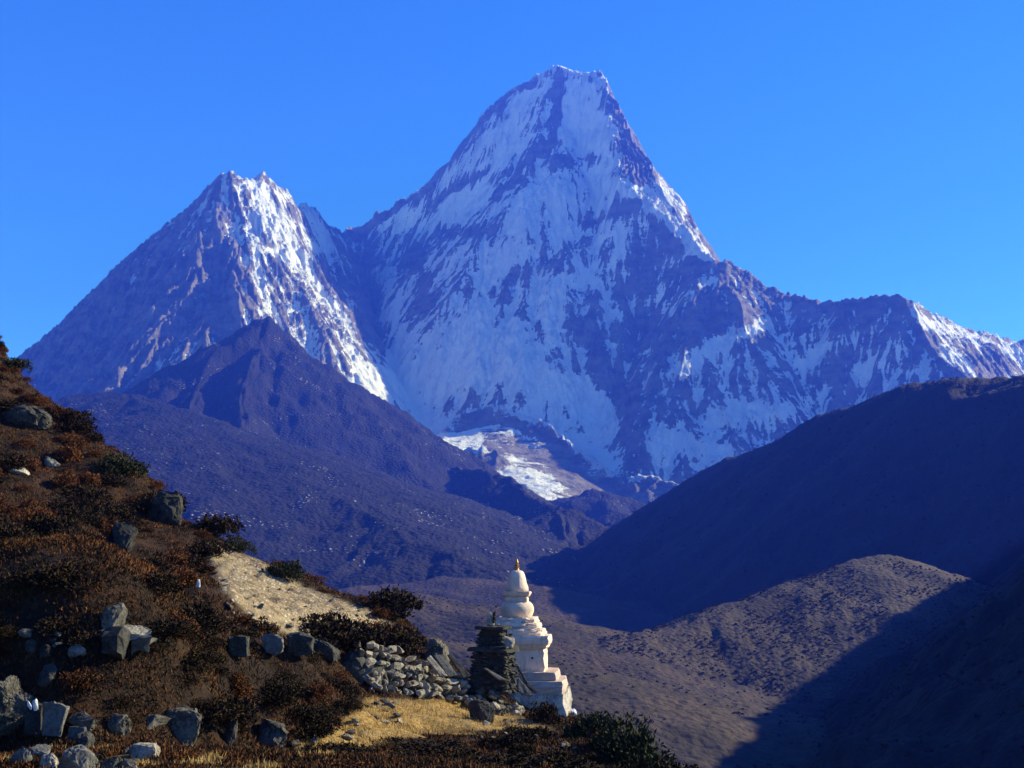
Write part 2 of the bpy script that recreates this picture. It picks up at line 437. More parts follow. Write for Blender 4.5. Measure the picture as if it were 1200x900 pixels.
# ------------------------------------------------------------------ hills and valley between the mountain and the hillside
def build_hills():
    az = np.radians(np.linspace(-42, 42, 1150))
    r = np.exp(np.linspace(math.log(60), math.log(4300), 720))
    A, R = np.meshgrid(az, r)
    X, Y = R * np.sin(A), R * np.cos(A)
    wx = X + R * .012 * fbm(X / 160, Y / 160, 4, 203); wy = Y + R * .012 * fbm(X / 160, Y / 160, 4, 205)
    sets = [
      ('moraine', [
        (P((310,376,3350),(292,388,3330),(275,400,3300),(235,413,3230),(200,440,3150),(155,465,3050),(120,490,2980)), 'peak'),
        (P((310,376,3350),(335,400,3330),(360,430,3300),(400,470,3250),(430,490,3200),(470,520,3100),(515,552,3000),(560,590,2900)), 'right'),
        (P((310,376,3350),(300,420,3150),(285,450,2950),(280,500,2600),(330,560,2200)), 'rib'),
        (P((262,408,3290),(245,425,3150),(225,470,2850),(220,500,2650)), 'rib'),
        (P((130,463,2700),(90,482,2600),(40,500,2500),(-60,520,2400),(-200,540,2300)), 'broad'),
        (P((130,463,2700),(200,482,2500),(300,530,2200),(400,590,1850),(500,640,1550),(570,668,1400)), 'broad'),
        (P((515,552,3000),(560,556,2800),(590,562,2650),(606,574,2550),(625,588,2450),(650,600,2300),(668,632,2100),(682,664,1900)), 'crest'),
        (P((650,600,2300),(690,612,2280),(740,630,2200)), 'broad2'),
        (P((640,590,3200),(700,580,3200),(760,600,3100),(820,610,3000)), 'broad2'),
        (P((700,612,2900),(740,607,2850),(775,625,2750)), 'broad2'),
      ]),
      ('dark_hill', [
        (P((560,760,2500),(600,735,2420),(640,712,2330),(700,660,2200),(750,619,2090),(800,581,1980),(870,541,1830),(960,505,1660),(1000,486,1590),
           (1070,456,1480),(1130,450,1390),(1200,447,1300),(1320,440,1180),(1500,440,1020)), 'dark'),
      ]),
      ('spur', [
        (P((560,790,640),(650,771,680),(750,746,730),(850,715,780),(950,680,830),(1000,661,855),(1045,653,880),(1090,672,900),(1150,700,930)), 'spur'),
      ]),
      ('near_slope', [
        ([(265,290,80),(350,423,103),(430,547,130),(650,893,189),(900,1300,240)], 'near'),
      ]),
      ('valley_floor', [
        (P((380,705,1250),(430,690,1300),(520,680,1350),(620,688,1300)), 'low'),
        (P((420,712,800),(470,700,820),(540,712,800),(600,735,760)), 'low'),
        (P((330,720,560),(420,745,540),(520,765,520)), 'low'),
      ]),
    ]
    K = {'peak': (1.25, .8, 300), 'right': (.75, .6, 300), 'rib': (.85, .7, 200), 'broad': (.30, .34, 300), 'crest': (.75, .5, 200), 'broad2': (.35, .4, 200),
         'dark': (.66, .62, 300), 'spur': (.25, .52, 60), 'fin': (.36, .5, 60), 'near': (.62, .62, 200), 'low': (.1, .28, 90)}
    def prof(s, d, side):
        s0, s1, L = K[s]
        if s in ('dark', 'near'):                                  # round-backed crest
            return .72 * (np.sqrt(d * d + 50 ** 2) - 50) if s == 'dark' else .70 * (np.sqrt(d * d + 9) - 3)
        return s1 * d + (s0 - s1) * L * (1 - np.exp(-d / L))
    H = -60 + 14 * fbm(X / 300, Y / 300, 4, 210) + np.maximum(0, R - 900) * .035
    W = np.full(X.shape, len(sets) - 1)
    for si, (nm, ls) in enumerate(sets):
        h, _, _ = ridge_field(wx, wy, ls, prof)
        m = h > H
        H = np.where(m, h, H); W = np.where(m, si, W)
    far = smooth(100, 260, R)
    dy, dx = np.gradient(blur(H, 4))
    # world-space downhill direction from the polar grid
    dr = np.gradient(R, axis=0); da = np.gradient(A, axis=1) * R
    gr, ga = dy / dr, dx / da
    gx = gr * np.sin(A) + ga * np.cos(A); gy = gr * np.cos(A) - ga * np.sin(A)
    n = np.hypot(gx, gy) + 1e-6
    add = np.zeros_like(H)
    lam, amp = 260.0, 9.0
    for o in range(4):
        v, vx, vy = gullies(X, Y, -gx / n, -gy / n, lam, 300 + o)
        s = smooth(.1, .5, n) * np.where(W == 1, .9, 1.0) * np.where(W == 0, 1.8, 1) * np.where(W == 3, .35, 1) * np.where(W == 2, .5, 1)
        add += amp * s * ((1 - np.sqrt((1 - v) * .5 + .002)) * 1.4 - .4)
        lam *= .5; amp *= .5
    crag = smooth(2300, 3100, R) * (W == 0)
    add += 20 * crag * fbm(X / 130, Y / 130, 5, 230, ridged=True)
    rough = np.where(W == 0, 1.0, np.where(W == 3, .4, np.where(W == 1, .9, .5)))
    rough = blur(rough.astype(float), 4)
    H = H + blur((W == 3).astype(float), 8) * (16 * fbm(X / 75, Y / 75, 4, 240) + 5 * fbm(X / 18, Y / 18, 3, 241))
    Z = H + far * (add + rough * (9 * fbm(X / 90, Y / 90, 6, 220, ridged=True) + 2.2 * fbm(X / 12, Y / 12, 3, 221, ridged=True)))
    Wf = W[:-1, :-1]
    mats = hill_materials()
    lab = {'moraine': "bouldery grey moraine hill rising to a dark pointed top",
           'dark_hill': "smooth dark hill in full shade behind the brown spur",
           'spur': "low brown grassy spur catching the sun above the gorge",
           'near_slope': "black shaded slope at the lower right of the gorge",
           'valley_floor': "brown valley floor behind the white stupa"}
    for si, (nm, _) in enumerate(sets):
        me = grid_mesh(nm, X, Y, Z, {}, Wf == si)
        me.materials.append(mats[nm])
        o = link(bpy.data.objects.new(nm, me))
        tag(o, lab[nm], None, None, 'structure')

def hill_materials():
    out = {}
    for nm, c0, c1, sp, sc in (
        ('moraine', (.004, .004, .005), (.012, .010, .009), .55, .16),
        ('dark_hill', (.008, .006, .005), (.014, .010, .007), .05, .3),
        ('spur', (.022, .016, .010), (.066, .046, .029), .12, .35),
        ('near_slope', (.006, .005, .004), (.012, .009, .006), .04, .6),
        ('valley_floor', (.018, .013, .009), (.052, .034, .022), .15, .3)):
        m = NT(nm + " cover")
        p = m.geo()
        n1 = m.noise(p, .012, 8, .65); n2 = m.noise(p, sc, 5, .6)
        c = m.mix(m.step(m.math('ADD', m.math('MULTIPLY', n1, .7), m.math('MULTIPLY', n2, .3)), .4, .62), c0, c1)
        # scattered pale boulders
        v = m.voro(p, sc * .8)
        k = m.noise(p, sc * .07, 5, .7)
        thr = m.math('MULTIPLY', m.step(k, .42, .72), .30 * min(1, sp * 2 + .3))
        st = m.math('LESS_THAN', v, thr)
        c = m.mix(m.math('MULTIPLY', st, min(1.0, sp * 1.4)), c, (.30, .28, .27))
        if nm != 'moraine':                                       # low bushes as dark dots
            v2 = m.voro(p, sc * 1.1)
            c = m.mix(m.math('MULTIPLY', m.step(v2, .34, .22), m.step(n1, .40, .55)), c, (.014, .012, .006))
        h = m.math('ADD', m.math('MULTIPLY', n2, 1.0), m.math('MULTIPLY', m.math('SUBTRACT', .5, v), .8))
        b = m.bump(h, 6.0 if nm == 'moraine' else 1.3, .8)
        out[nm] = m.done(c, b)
    return out

def build_ground_and_haze():
    me = mesh_np("ground", np.array([(-3950, -2550, -95), (3950, -2550, -95), (3950, 7150, -95), (-3950, 7150, -95)]), np.array([[0, 1, 2, 3]]))
    m = NT("valley ground"); p = m.geo()
    me.materials.append(m.done(m.mix(m.noise(p, .01, 6), (.04, .03, .02), (.09, .07, .045))))
    tag(link(bpy.data.objects.new("ground", me)), "brown valley ground reaching the horizon", None, None, 'structure')
    bm = bmesh.new()
    bmesh.ops.create_cube(bm, size=1.0)
    x0, x1, y0, y1, z0, z1 = -4000, 4000, -2600, 7200, -100, 3040
    for v in bm.verts:
        v.co = ((x0 + x1) / 2 + v.co.x * (x1 - x0), (y0 + y1) / 2 + v.co.y * (y1 - y0), (z0 + z1) / 2 + v.co.z * (z1 - z0))
    me = bpy.data.meshes.new("haze"); bm.to_mesh(me); bm.free()
    mt = bpy.data.materials.new("blue air"); mt.use_nodes = True
    t = mt.node_tree; t.nodes.clear()
    o = t.nodes.new("ShaderNodeOutputMaterial"); v = t.nodes.new("ShaderNodeVolumePrincipled")
    v.inputs["Color"].default_value = HAZE_COL
    v.inputs["Absorption Color"].default_value = (.6, .6, .6, 1)
    v.inputs["Density"].default_value = HAZE_D
    v.inputs["Anisotropy"].default_value = 0.0
    t.links.new(v.outputs[0], o.inputs["Volume"])
    me.materials.append(mt)
    tag(link(bpy.data.objects.new("haze", me)), "thin blue air between the hillside and the mountain", None, None, 'stuff')

HAZE_COL = (.035, .10, 1.0, 1); HAZE_D = 1.25e-4
build_mountain()
build_hills()
build_ground_and_haze()
# ------------------------------------------------------------------ the hillside the camera stands on
def tps_fit(p, z, lam=0.004):
    n = len(p)
    d = np.hypot(p[:, None, 0] - p[None, :, 0], p[:, None, 1] - p[None, :, 1])
    K = np.where(d > 0, d * d * np.log(d + 1e-9), 0) + lam * np.eye(n)
    Q = np.c_[np.ones(n), p]
    A = np.block([[K, Q], [Q.T, np.zeros((3, 3))]])
    return np.linalg.solve(A, np.r_[z, 0, 0, 0])

def tps_eval(w, p, X, Y):
    Z = w[-3] + w[-2] * X + w[-1] * Y
    for (a, b), c in zip(p, w[:-3]):
        r2 = (X - a) ** 2 + (Y - b) ** 2
        Z = Z + c * .5 * r2 * np.log(r2 + 1e-9)
    return Z

_sky = [(-120,300,59),(0,416,54),(50,474,51),(110,524,49),(165,560,47),(200,597,45.5),(260,643,43.5),(310,669,42),(370,696,40.5),(430,722,39),(490,752,37.6),(545,788,36.6)]
_vis = [  # the slope above the bank
    (-60,560,38),(0,500,44),(0,560,38.5),(0,620,32),(0,690,22.5),(0,746,15.7),(80,560,42),(80,640,34),(80,700,23.5),(100,752,15.6),
    (160,640,38),(160,700,26),(200,752,16.5),(230,680,35),(280,747,19.2),(300,710,28),(360,735,31),(350,752,23.4),(420,748,33),
    # top and foot of the bank
    (0,858,15),(60,868,14.6),(150,866,15.2),(230,868,16.2),(300,868,18),(360,862,21.5),(400,842,25.5),(440,815,29.6),(500,822,30.8),(545,822,32.4),
    # path and grass terrace
    (0,893,12.2),(100,892,12.8),(200,893,13.8),(300,893,15.5),(350,873,22),(430,856,26),(500,848,28.3),(540,838,30.3),
    (560,812,33.6),(590,815,34.2),(610,835,34),(645,836,36),(670,838,36),
    # front edge of the terrace
    (400,895,17.5),(500,893,19),(600,893,20.6),(600,866,25),(680,890,22.5),(700,850,31.5),(720,872,28),(755,895,24.5),(640,862,28)]
_xyz = [U(*p) for p in _sky + _vis]
for px, py, d in _sky:
    x, y, z = U(px, py, d)
    s = (d + 5) / d
    _xyz.append((x * s, d + 5, z - 2.4)); _xyz.append((x * (d + 18) / d, d + 18, z - 11.5))
_xyz += [(-3, 4, -1.75), (3, 4, -1.9), (-9, 5, -1.4), (-14, 10, -.4), (6, 10, -3.0), (4.6, 24, -4.9), (4.4, 31, -5.2), (4.0, 36, -5.2), (7, 18, -4.9), (9.5, 30, -10),
         (8.5, 38, -10), (2.0, 41, -5.6), (4, 46, -10), (0, 50, -11), (12, 45, -16), (14, 20, -11), (18, 34, -19), (-40, 40, 14), (-45, 25, 11), (-30, 20, 4.5)]
_xyz = np.array(_xyz)
TP = _xyz[:, :2]; TW = tps_fit(TP, _xyz[:, 2])

def micro(X, Y):
    return .70 * fbm(X / 7.0, Y / 7.0, 2, 500) * smooth(17, 26, Y) * smooth(2, -5, X) + (.16 + .24 * smooth(17, 24, Y) * smooth(2, -4, X)) * fbm(X / 2.6, Y / 2.6, 4, 501) + .07 * fbm(X / .55, Y / .55, 3, 502)

def ax(a, b, st, lo, hi):
    core = list(np.arange(a, b, st)); s = st; v = core[-1]; up = []
    while v < hi: s *= 1.08; v += s; up.append(v)
    s = st; v = core[0]; dn = []
    while v > lo: s *= 1.08; v -= s; dn.append(v)
    return np.array(dn[::-1] + core + up)

GX, GY = ax(-28, 8, .10, -75, 70), ax(8, 53, .10, -6, 130)
gX, gY = np.meshgrid(GX, GY)
GZ = tps_eval(TW, TP, gX, gY)
GZ = np.maximum(GZ, -62)
GZ = GZ + micro(gX, gY)

def ground_z(x, y):
    i = np.clip(np.searchsorted(GX, x) - 1, 0, len(GX) - 2); j = np.clip(np.searchsorted(GY, y) - 1, 0, len(GY) - 2)
    u = (x - GX[i]) / (GX[i + 1] - GX[i]); v = (y - GY[j]) / (GY[j + 1] - GY[j])
    return (GZ[j, i] * (1 - u) + GZ[j, i + 1] * u) * (1 - v) + (GZ[j + 1, i] * (1 - u) + GZ[j + 1, i + 1] * u) * v

def hit(px, py, d0=6.0, d1=70.0):
    """where the sight line through a pixel meets the hillside"""
    a = np.array(U(px, py, 1.0))
    ds = np.arange(d0, d1, .04)
    g = ground_z(a[0] * ds, ds)
    m = np.nonzero(g >= a[2] * ds)[0]
    d = ds[m[0]] if len(m) else None
    if d is None:                                            # over the skyline: nearest approach
        d = ds[np.argmax((g - a[2] * ds) / ds)]
    return np.array([a[0] * d, d, float(ground_z(a[0] * d, d))])

def to_px(X, Y, Z):
    f = Y * math.cos(PITCH) + Z * math.sin(PITCH)
    u = -Y * math.sin(PITCH) + Z * math.cos(PITCH)
    return 600 + F_PX * X / f, 450 - F_PX * u / f

def region_masks(X, Y, Z):
    """what covers the hillside where: bare tan soil, ochre grass, else dark heath"""
    w = 14 * fbm(X / 1.5, Y / 1.5, 3, 520)
    px, py = to_px(X, np.maximum(Y, 3), Z)
    px = px + w; py = py + w * .5
    def poly(pts, soft):
        best = np.full(X.shape, 1e9); inside = np.zeros(X.shape, bool)
        for (x0, y0), (x1, y1) in zip(pts, pts[1:] + pts[:1]):
            ex, ey = x1 - x0, y1 - y0
            t = np.clip(((px - x0) * ex + (py - y0) * ey) / (ex * ex + ey * ey), 0, 1)
            best = np.minimum(best, np.hypot(px - x0 - t * ex, py - y0 - t * ey))
            c = ((y0 > py) != (y1 > py)) & (px < ex * (py - y0) / (ey + 1e-9) + x0)
            inside ^= c
        return smooth(-soft, soft, np.where(inside, best, -best))
    on = (Y > 8) & (Y < 50)
    soil = poly([(246,640),(300,656),(352,688),(430,716),(480,748),(430,758),(380,752),(300,734),(275,705),(250,675)], 7)
    grass = poly([(352,868),(398,846),(440,822),(545,818),(600,838),(640,852),(600,858),(540,858),(470,866),(400,884),(352,890)], 6)
    grass = np.maximum(grass, smooth(-.15, .25, fbm(X / .8, Y / .8, 3, 526)) * .8 * poly([(-60,872),(40,862),(110,878),(230,884),(330,892),(330,930),(-60,930)], 6))
    return soil * on, grass * on

def build_hillside():
    soil, grass = region_masks(gX, gY, GZ)
    rough = fbm(gX / .35, gY / .35, 3, 530, ridged=True)
    Z = GZ + soil * (.15 * rough + .08 * fbm(gX / .16, gY / .16, 2, 531))
    me = grid_mesh("hillside", gX, gY, Z, {"soil": soil, "grass": grass})
    m = NT("hillside earth"); p = m.geo()
    n1 = m.noise(p, 1.3, 8, .65); n2 = m.noise(p, 9.0, 6, .7); n3 = m.noise(p, 40.0, 3, .6)
    heath = m.mix(m.step(n1, .35, .65), (.009, .005, .003), (.038, .017, .007))
    heath = m.mix(m.step(n2, .55, .75), heath, (.075, .040, .020))
    soilc = m.mix(m.step(n2, .3, .7), (.17, .115, .06), (.38, .285, .17))
    soilc = m.mix(m.step(n1, .50, .62), soilc, (.15, .10, .06))
    v = m.voro(p, 7.0, out="Distance")
    soilc = m.mix(m.step(v, .30, .16), soilc, (.46, .41, .34))
    gr = m.mix(m.step(n2, .35, .65), (.17, .09, .02), (.38, .24, .08))
    gr = m.mix(m.step(n1, .52, .66), gr, (.24, .17, .085))
    c = m.mix(m.attr("soil"), heath, soilc)
    c = m.mix(m.attr("grass"), c, gr)
    h = m.math('ADD', m.math('MULTIPLY', n2, .10), m.math('MULTIPLY', n3, .025))
    me.materials.append(m.done(c, m.bump(h, 1.0, .9)))
    tag(link(bpy.data.objects.new("hillside", me)), "steep brown heath hillside with a grassy ledge running to the stupa", None, None, 'structure')

build_hillside()
# ------------------------------------------------------------------ stone
def stone_mat(name, c0, c1, scale=6.0, lichen=None, rough=.9):
    m = NT(name); p = m.pos()
    n1 = m.noise(p, scale * .5, 8, .65); n2 = m.noise(p, scale * 4, 5, .7)
    c = m.mix(m.step(m.math('ADD', m.math('MULTIPLY', n1, .6), m.math('MULTIPLY', n2, .4)), .38, .62), c0, c1)
    if lichen:
        c = m.mix(m.step(m.noise(p, scale * 1.3, 6, .75), .56, .64), c, lichen)
    r = m.rnd()
    k = m.math('ADD', .75, m.math('MULTIPLY', r, .5))
    t = m.n.new("ShaderNodeMix"); t.data_type = 'RGBA'; t.blend_type = 'MULTIPLY'; t.inputs[0].default_value = 1
    m.l.new(c, t.inputs[6])
    cc = m.n.new("ShaderNodeCombineColor")
    for s in cc.inputs[:3]: m.l.new(k, s)
    m.l.new(cc.outputs[0], t.inputs[7])
    h = m.math('ADD', n1, m.math('MULTIPLY', n2, .35))
    return m.done(t.outputs[2], m.bump(h, .05, .8), rough)

M_GREY = stone_mat("grey boulder stone", (.035, .030, .023), (.125, .108, .086), 5, (.15, .13, .085))
M_PALE = stone_mat("pale wall stone", (.14, .115, .085), (.36, .31, .24), 7)
M_DARK = stone_mat("dark slate", (.022, .020, .018), (.058, .053, .047), 8, (.08, .075, .05))
M_SLATE = stone_mat("grey slate slab", (.075, .068, .058), (.16, .145, .12), 4)
M_WHITE = stone_mat("white quartz", (.55, .54, .52), (.75, .74, .72), 9)

def rock_bm(bm, size, seed, loc=(0, 0, 0), rot=None, n=16, cuts=2, jag=.05, boxy=.5):
    """one angular stone: hull of scattered points, split and roughened"""
    R = random.Random(seed)
    t = bmesh.new()
    for _ in range(n):
        v = Vector((R.gauss(0, 1), R.gauss(0, 1), R.gauss(0, 1))).normalized()
        mx = max(abs(v.x), abs(v.y), abs(v.z))
        v = v.lerp(v / mx, boxy) * R.uniform(.85, 1.0)
        t.verts.new(v)
    r = bmesh.ops.convex_hull(t, input=t.verts)
    bmesh.ops.delete(t, geom=list({g for g in r["geom_interior"] + r["geom_unused"] if isinstance(g, bmesh.types.BMVert)}), context='VERTS')
    for _ in range(cuts):
        bmesh.ops.subdivide_edges(t, edges=t.edges[:], cuts=1, use_grid_fill=True)
        bmesh.ops.smooth_vert(t, verts=t.verts[:], factor=.22, use_axis_x=True, use_axis_y=True, use_axis_z=True)
        for v in t.verts:
            v.co += Vector((R.gauss(0, 1), R.gauss(0, 1), R.gauss(0, 1))) * jag
        jag *= .55
    M = Matrix.Translation(loc) @ (rot or Matrix()) @ Matrix.Diagonal((size[0] / 2, size[1] / 2, size[2] / 2, 1))
    put(bm, t, M)

def put(bm, t, M):
    t.verts.index_update()
    vs = [bm.verts.new(M @ v.co) for v in t.verts]
    for f in t.faces:
        try: bm.faces.new([vs[v.index] for v in f.verts])
        except ValueError: pass
    t.free()

def slab_bm(bm, pts, th, seed, M=Matrix(), jag=.012):
    """flat stone: an outline in its own plane (x, y), th thick, edges broken"""
    R = random.Random(seed)
    t = bmesh.new()
    lo = [t.verts.new((x, y, -th / 2)) for x, y in pts]
    f = t.faces.new(lo)
    e = bmesh.ops.extrude_face_region(t, geom=[f])
    for v in e["geom"]:
        if isinstance(v, bmesh.types.BMVert): v.co.z += th
    bmesh.ops.recalc_face_normals(t, faces=t.faces[:])
    bmesh.ops.bevel(t, geom=t.edges[:], offset=th * .18, segments=1, affect='EDGES')
    bmesh.ops.triangulate(t, faces=[f for f in t.faces if len(f.verts) > 4])
    bmesh.ops.subdivide_edges(t, edges=[e for e in t.edges if e.calc_length() > th * 1.2], cuts=2, use_grid_fill=True)
    for v in t.verts:
        v.co += Vector((R.gauss(0, 1), R.gauss(0, 1), R.gauss(0, .6))) * jag
    put(bm, t, M)

def obj(name, bm, mat, parent=None, loc=(0, 0, 0), rot=(0, 0, 0), smooth_shade=False):
    bmesh.ops.recalc_face_normals(bm, faces=bm.faces[:])
    me = bpy.data.meshes.new(name); bm.to_mesh(me); bm.free()
    if smooth_shade: me.polygons.foreach_set("use_smooth", [True] * len(me.polygons))
    me.materials.append(mat)
    o = bpy.data.objects.new(name, me); o.location = loc; o.rotation_euler = rot
    return link(o, parent)

def thing(name, label, cat, loc, rotz=0, group=None):
    o = bpy.data.objects.new(name, None); o.location = loc; o.rotation_euler = (0, 0, rotz); o.empty_display_size = .2
    return tag(link(o), label, cat, group)

# ------------------------------------------------------------------ the white stupa
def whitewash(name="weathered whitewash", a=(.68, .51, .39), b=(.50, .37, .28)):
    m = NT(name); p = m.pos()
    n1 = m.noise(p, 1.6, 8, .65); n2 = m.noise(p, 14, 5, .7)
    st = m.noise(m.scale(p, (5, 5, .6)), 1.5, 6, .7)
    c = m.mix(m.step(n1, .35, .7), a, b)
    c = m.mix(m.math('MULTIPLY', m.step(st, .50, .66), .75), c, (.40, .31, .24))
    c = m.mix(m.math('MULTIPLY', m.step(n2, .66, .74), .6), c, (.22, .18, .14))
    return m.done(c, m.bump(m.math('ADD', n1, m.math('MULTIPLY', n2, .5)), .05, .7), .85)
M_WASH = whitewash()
M_WASH_LOW = whitewash('grimy whitewash of the base', (.44, .33, .27), (.30, .22, .18))

M_FOOT = stone_mat('lime stained foot stone', (.12, .10, .085), (.34, .30, .26), 3)

def worn_block(bm, x0, x1, z0, z1, top=None, seed=0, jag=.015, seg=9, round_=.12):
    """a square course with worn corners: half-width x0..x1 from z0 to z1"""
    t = bmesh.new()
    R = random.Random(seed)
    n = seg
    rows = 5
    ring = []
    for k in range(rows + 1):
        f = k / rows
        h = x0 + (x1 - x0) * f
        z = z0 + (z1 - z0) * f
        inset = 0
        if k in (0, rows): inset = min(.025, (z1 - z0) * .15)
        h -= inset
        row = []
        for s in range(4):
            for i in range(n):
                u = -1 + 2 * i / n
                x, y = [(u, -1), (1, u), (-u, 1), (-1, -u)][s]
                q = max(abs(x), abs(y)); r = math.hypot(x, y)
                g = 1 - round_ * max(0, (r - 1.12)) * .9
                row.append(t.verts.new((x * h * g + R.gauss(0, jag), y * h * g + R.gauss(0, jag), z + R.gauss(0, jag * .6))))
        ring.append(row)
    m = 4 * n
    for a, b in zip(ring[:-1], ring[1:]):
        for i in range(m):
            t.faces.new((a[i], a[(i + 1) % m], b[(i + 1) % m], b[i]))
    for row, sgn in ((ring[0], -1), (ring[-1], 1)):
        c = t.verts.new((0, 0, row[0].co.z))
        for i in range(m):
            t.faces.new((row[i], row[(i + 1) % m], c))
    put(bm, t, Matrix())

def lathe(bm, prof, seg=28, jag=.01, seed=0):
    R = random.Random(seed); t = bmesh.new(); rows = []
    for r, z in prof:
        rows.append([t.verts.new((r * math.cos(2 * math.pi * i / seg) + R.gauss(0, jag), r * math.sin(2 * math.pi * i / seg) + R.gauss(0, jag), z + R.gauss(0, jag * .5))) for i in range(seg)])
    for a, b in zip(rows[:-1], rows[1:]):
        for i in range(seg): t.faces.new((a[i], a[(i + 1) % seg], b[(i + 1) % seg], b[i]))
    for row in (rows[0], rows[-1]):
        c = t.verts.new((0, 0, sum(v.co.z for v in row) / seg))
        for i in range(seg): t.faces.new((row[i], row[(i + 1) % seg], c))
    put(bm, t, Matrix())

def build_stupa():
    D = 36.0
    k = D / F_PX / .985                                   # metres per pixel at the stupa
    cx, _, _ = U(606, 745, D)
    zz = lambda py: U(606, py, D)[2]
    z0 = zz(833)
    T = thing("stupa", "white stone stupa with stepped base, round dome and gold tipped spire", "stupa", (cx, D + .9, z0), rad(-5))
    Z = lambda py: zz(py) - z0
    bm = bmesh.new(); worn_block(bm, 62 * k, 60 * k, -.9, Z(811), seed=1, jag=.045, round_=.3); obj("foundation", bm, M_FOOT, T)
    for i, (hw, a, b) in enumerate(((56.5, 811.5, 797), (48.5, 797.5, 787))):
        bm = bmesh.new(); worn_block(bm, hw * k, (hw - .5) * k, Z(a), Z(b), seed=2 + i, jag=.018); obj("base_step", bm, M_WASH_LOW, T)
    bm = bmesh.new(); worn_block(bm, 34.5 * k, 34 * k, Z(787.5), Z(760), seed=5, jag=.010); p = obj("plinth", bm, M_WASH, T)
    md = NT("dark hollow").done((.03, .025, .02))
    bm = bmesh.new()
    bmesh.ops.create_cone(bm, cap_ends=True, segments=10, radius1=.035, radius2=.03, depth=.04)
    obj("vent_hole", bm, md, p, (20 * k, -34.4 * k, Z(771)), (math.pi / 2, 0, 0))
    bm = bmesh.new(); worn_block(bm, 36 * k, 38 * k, Z(760.5), Z(755), seed=6, jag=.010); worn_block(bm, 39.5 * k, 39.5 * k, Z(755.1), Z(745), seed=7, jag=.012)
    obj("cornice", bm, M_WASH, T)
    for i, (hw, a, b) in enumerate(((33, 745.5, 737), (28.5, 737.5, 730), (24.5, 730.5, 724))):
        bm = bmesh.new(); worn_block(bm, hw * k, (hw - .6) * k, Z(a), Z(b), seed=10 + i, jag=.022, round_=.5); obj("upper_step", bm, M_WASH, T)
    bm = bmesh.new()
    lathe(bm, [(q * k, Z(y)) for q, y in ((16.5, 725), (18, 721), (19.6, 716), (19.6, 712), (18.2, 708), (15.5, 705.5), (12, 704.5))], seed=20, jag=.008)
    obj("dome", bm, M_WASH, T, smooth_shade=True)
    bm = bmesh.new()
    worn_block(bm, 13 * k, 12.6 * k, Z(706), Z(698.5), seed=21, jag=.008); worn_block(bm, 14.6 * k, 16.6 * k, Z(698.6), Z(693), seed=22, jag=.008)
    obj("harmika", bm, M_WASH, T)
    bm = bmesh.new()
    lathe(bm, [(q * k, Z(y)) for q, y in ((13.2, 693.4), (12.6, 688), (11.2, 682), (9.6, 675), (8.2, 670.5), (6, 668.2), (2, 667.6))], seed=23, jag=.008)
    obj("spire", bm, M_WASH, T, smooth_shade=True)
    g = NT("tarnished gilt")
    g.b.inputs["Metallic"].default_value = .6
    mg = g.done(g.mix(g.step(g.noise(g.pos(), 18, 4), .4, .6), (.22, .10, .03), (.50, .28, .08)), None, .5)
    bm = bmesh.new()
    lathe(bm, [(q * k, Z(y)) for q, y in ((2.2, 668.4), (2.9, 667), (2.2, 665.5), (3.3, 664.6), (3.3, 663.8), (1.8, 663), (2.4, 661.6), (2.4, 660.6), (1.4, 659.8), (1.9, 658.2), (1.5, 656.6), (.5, 654))], 14, .001, 24)
    obj("finial", bm, mg, T)
    return T

build_stupa()

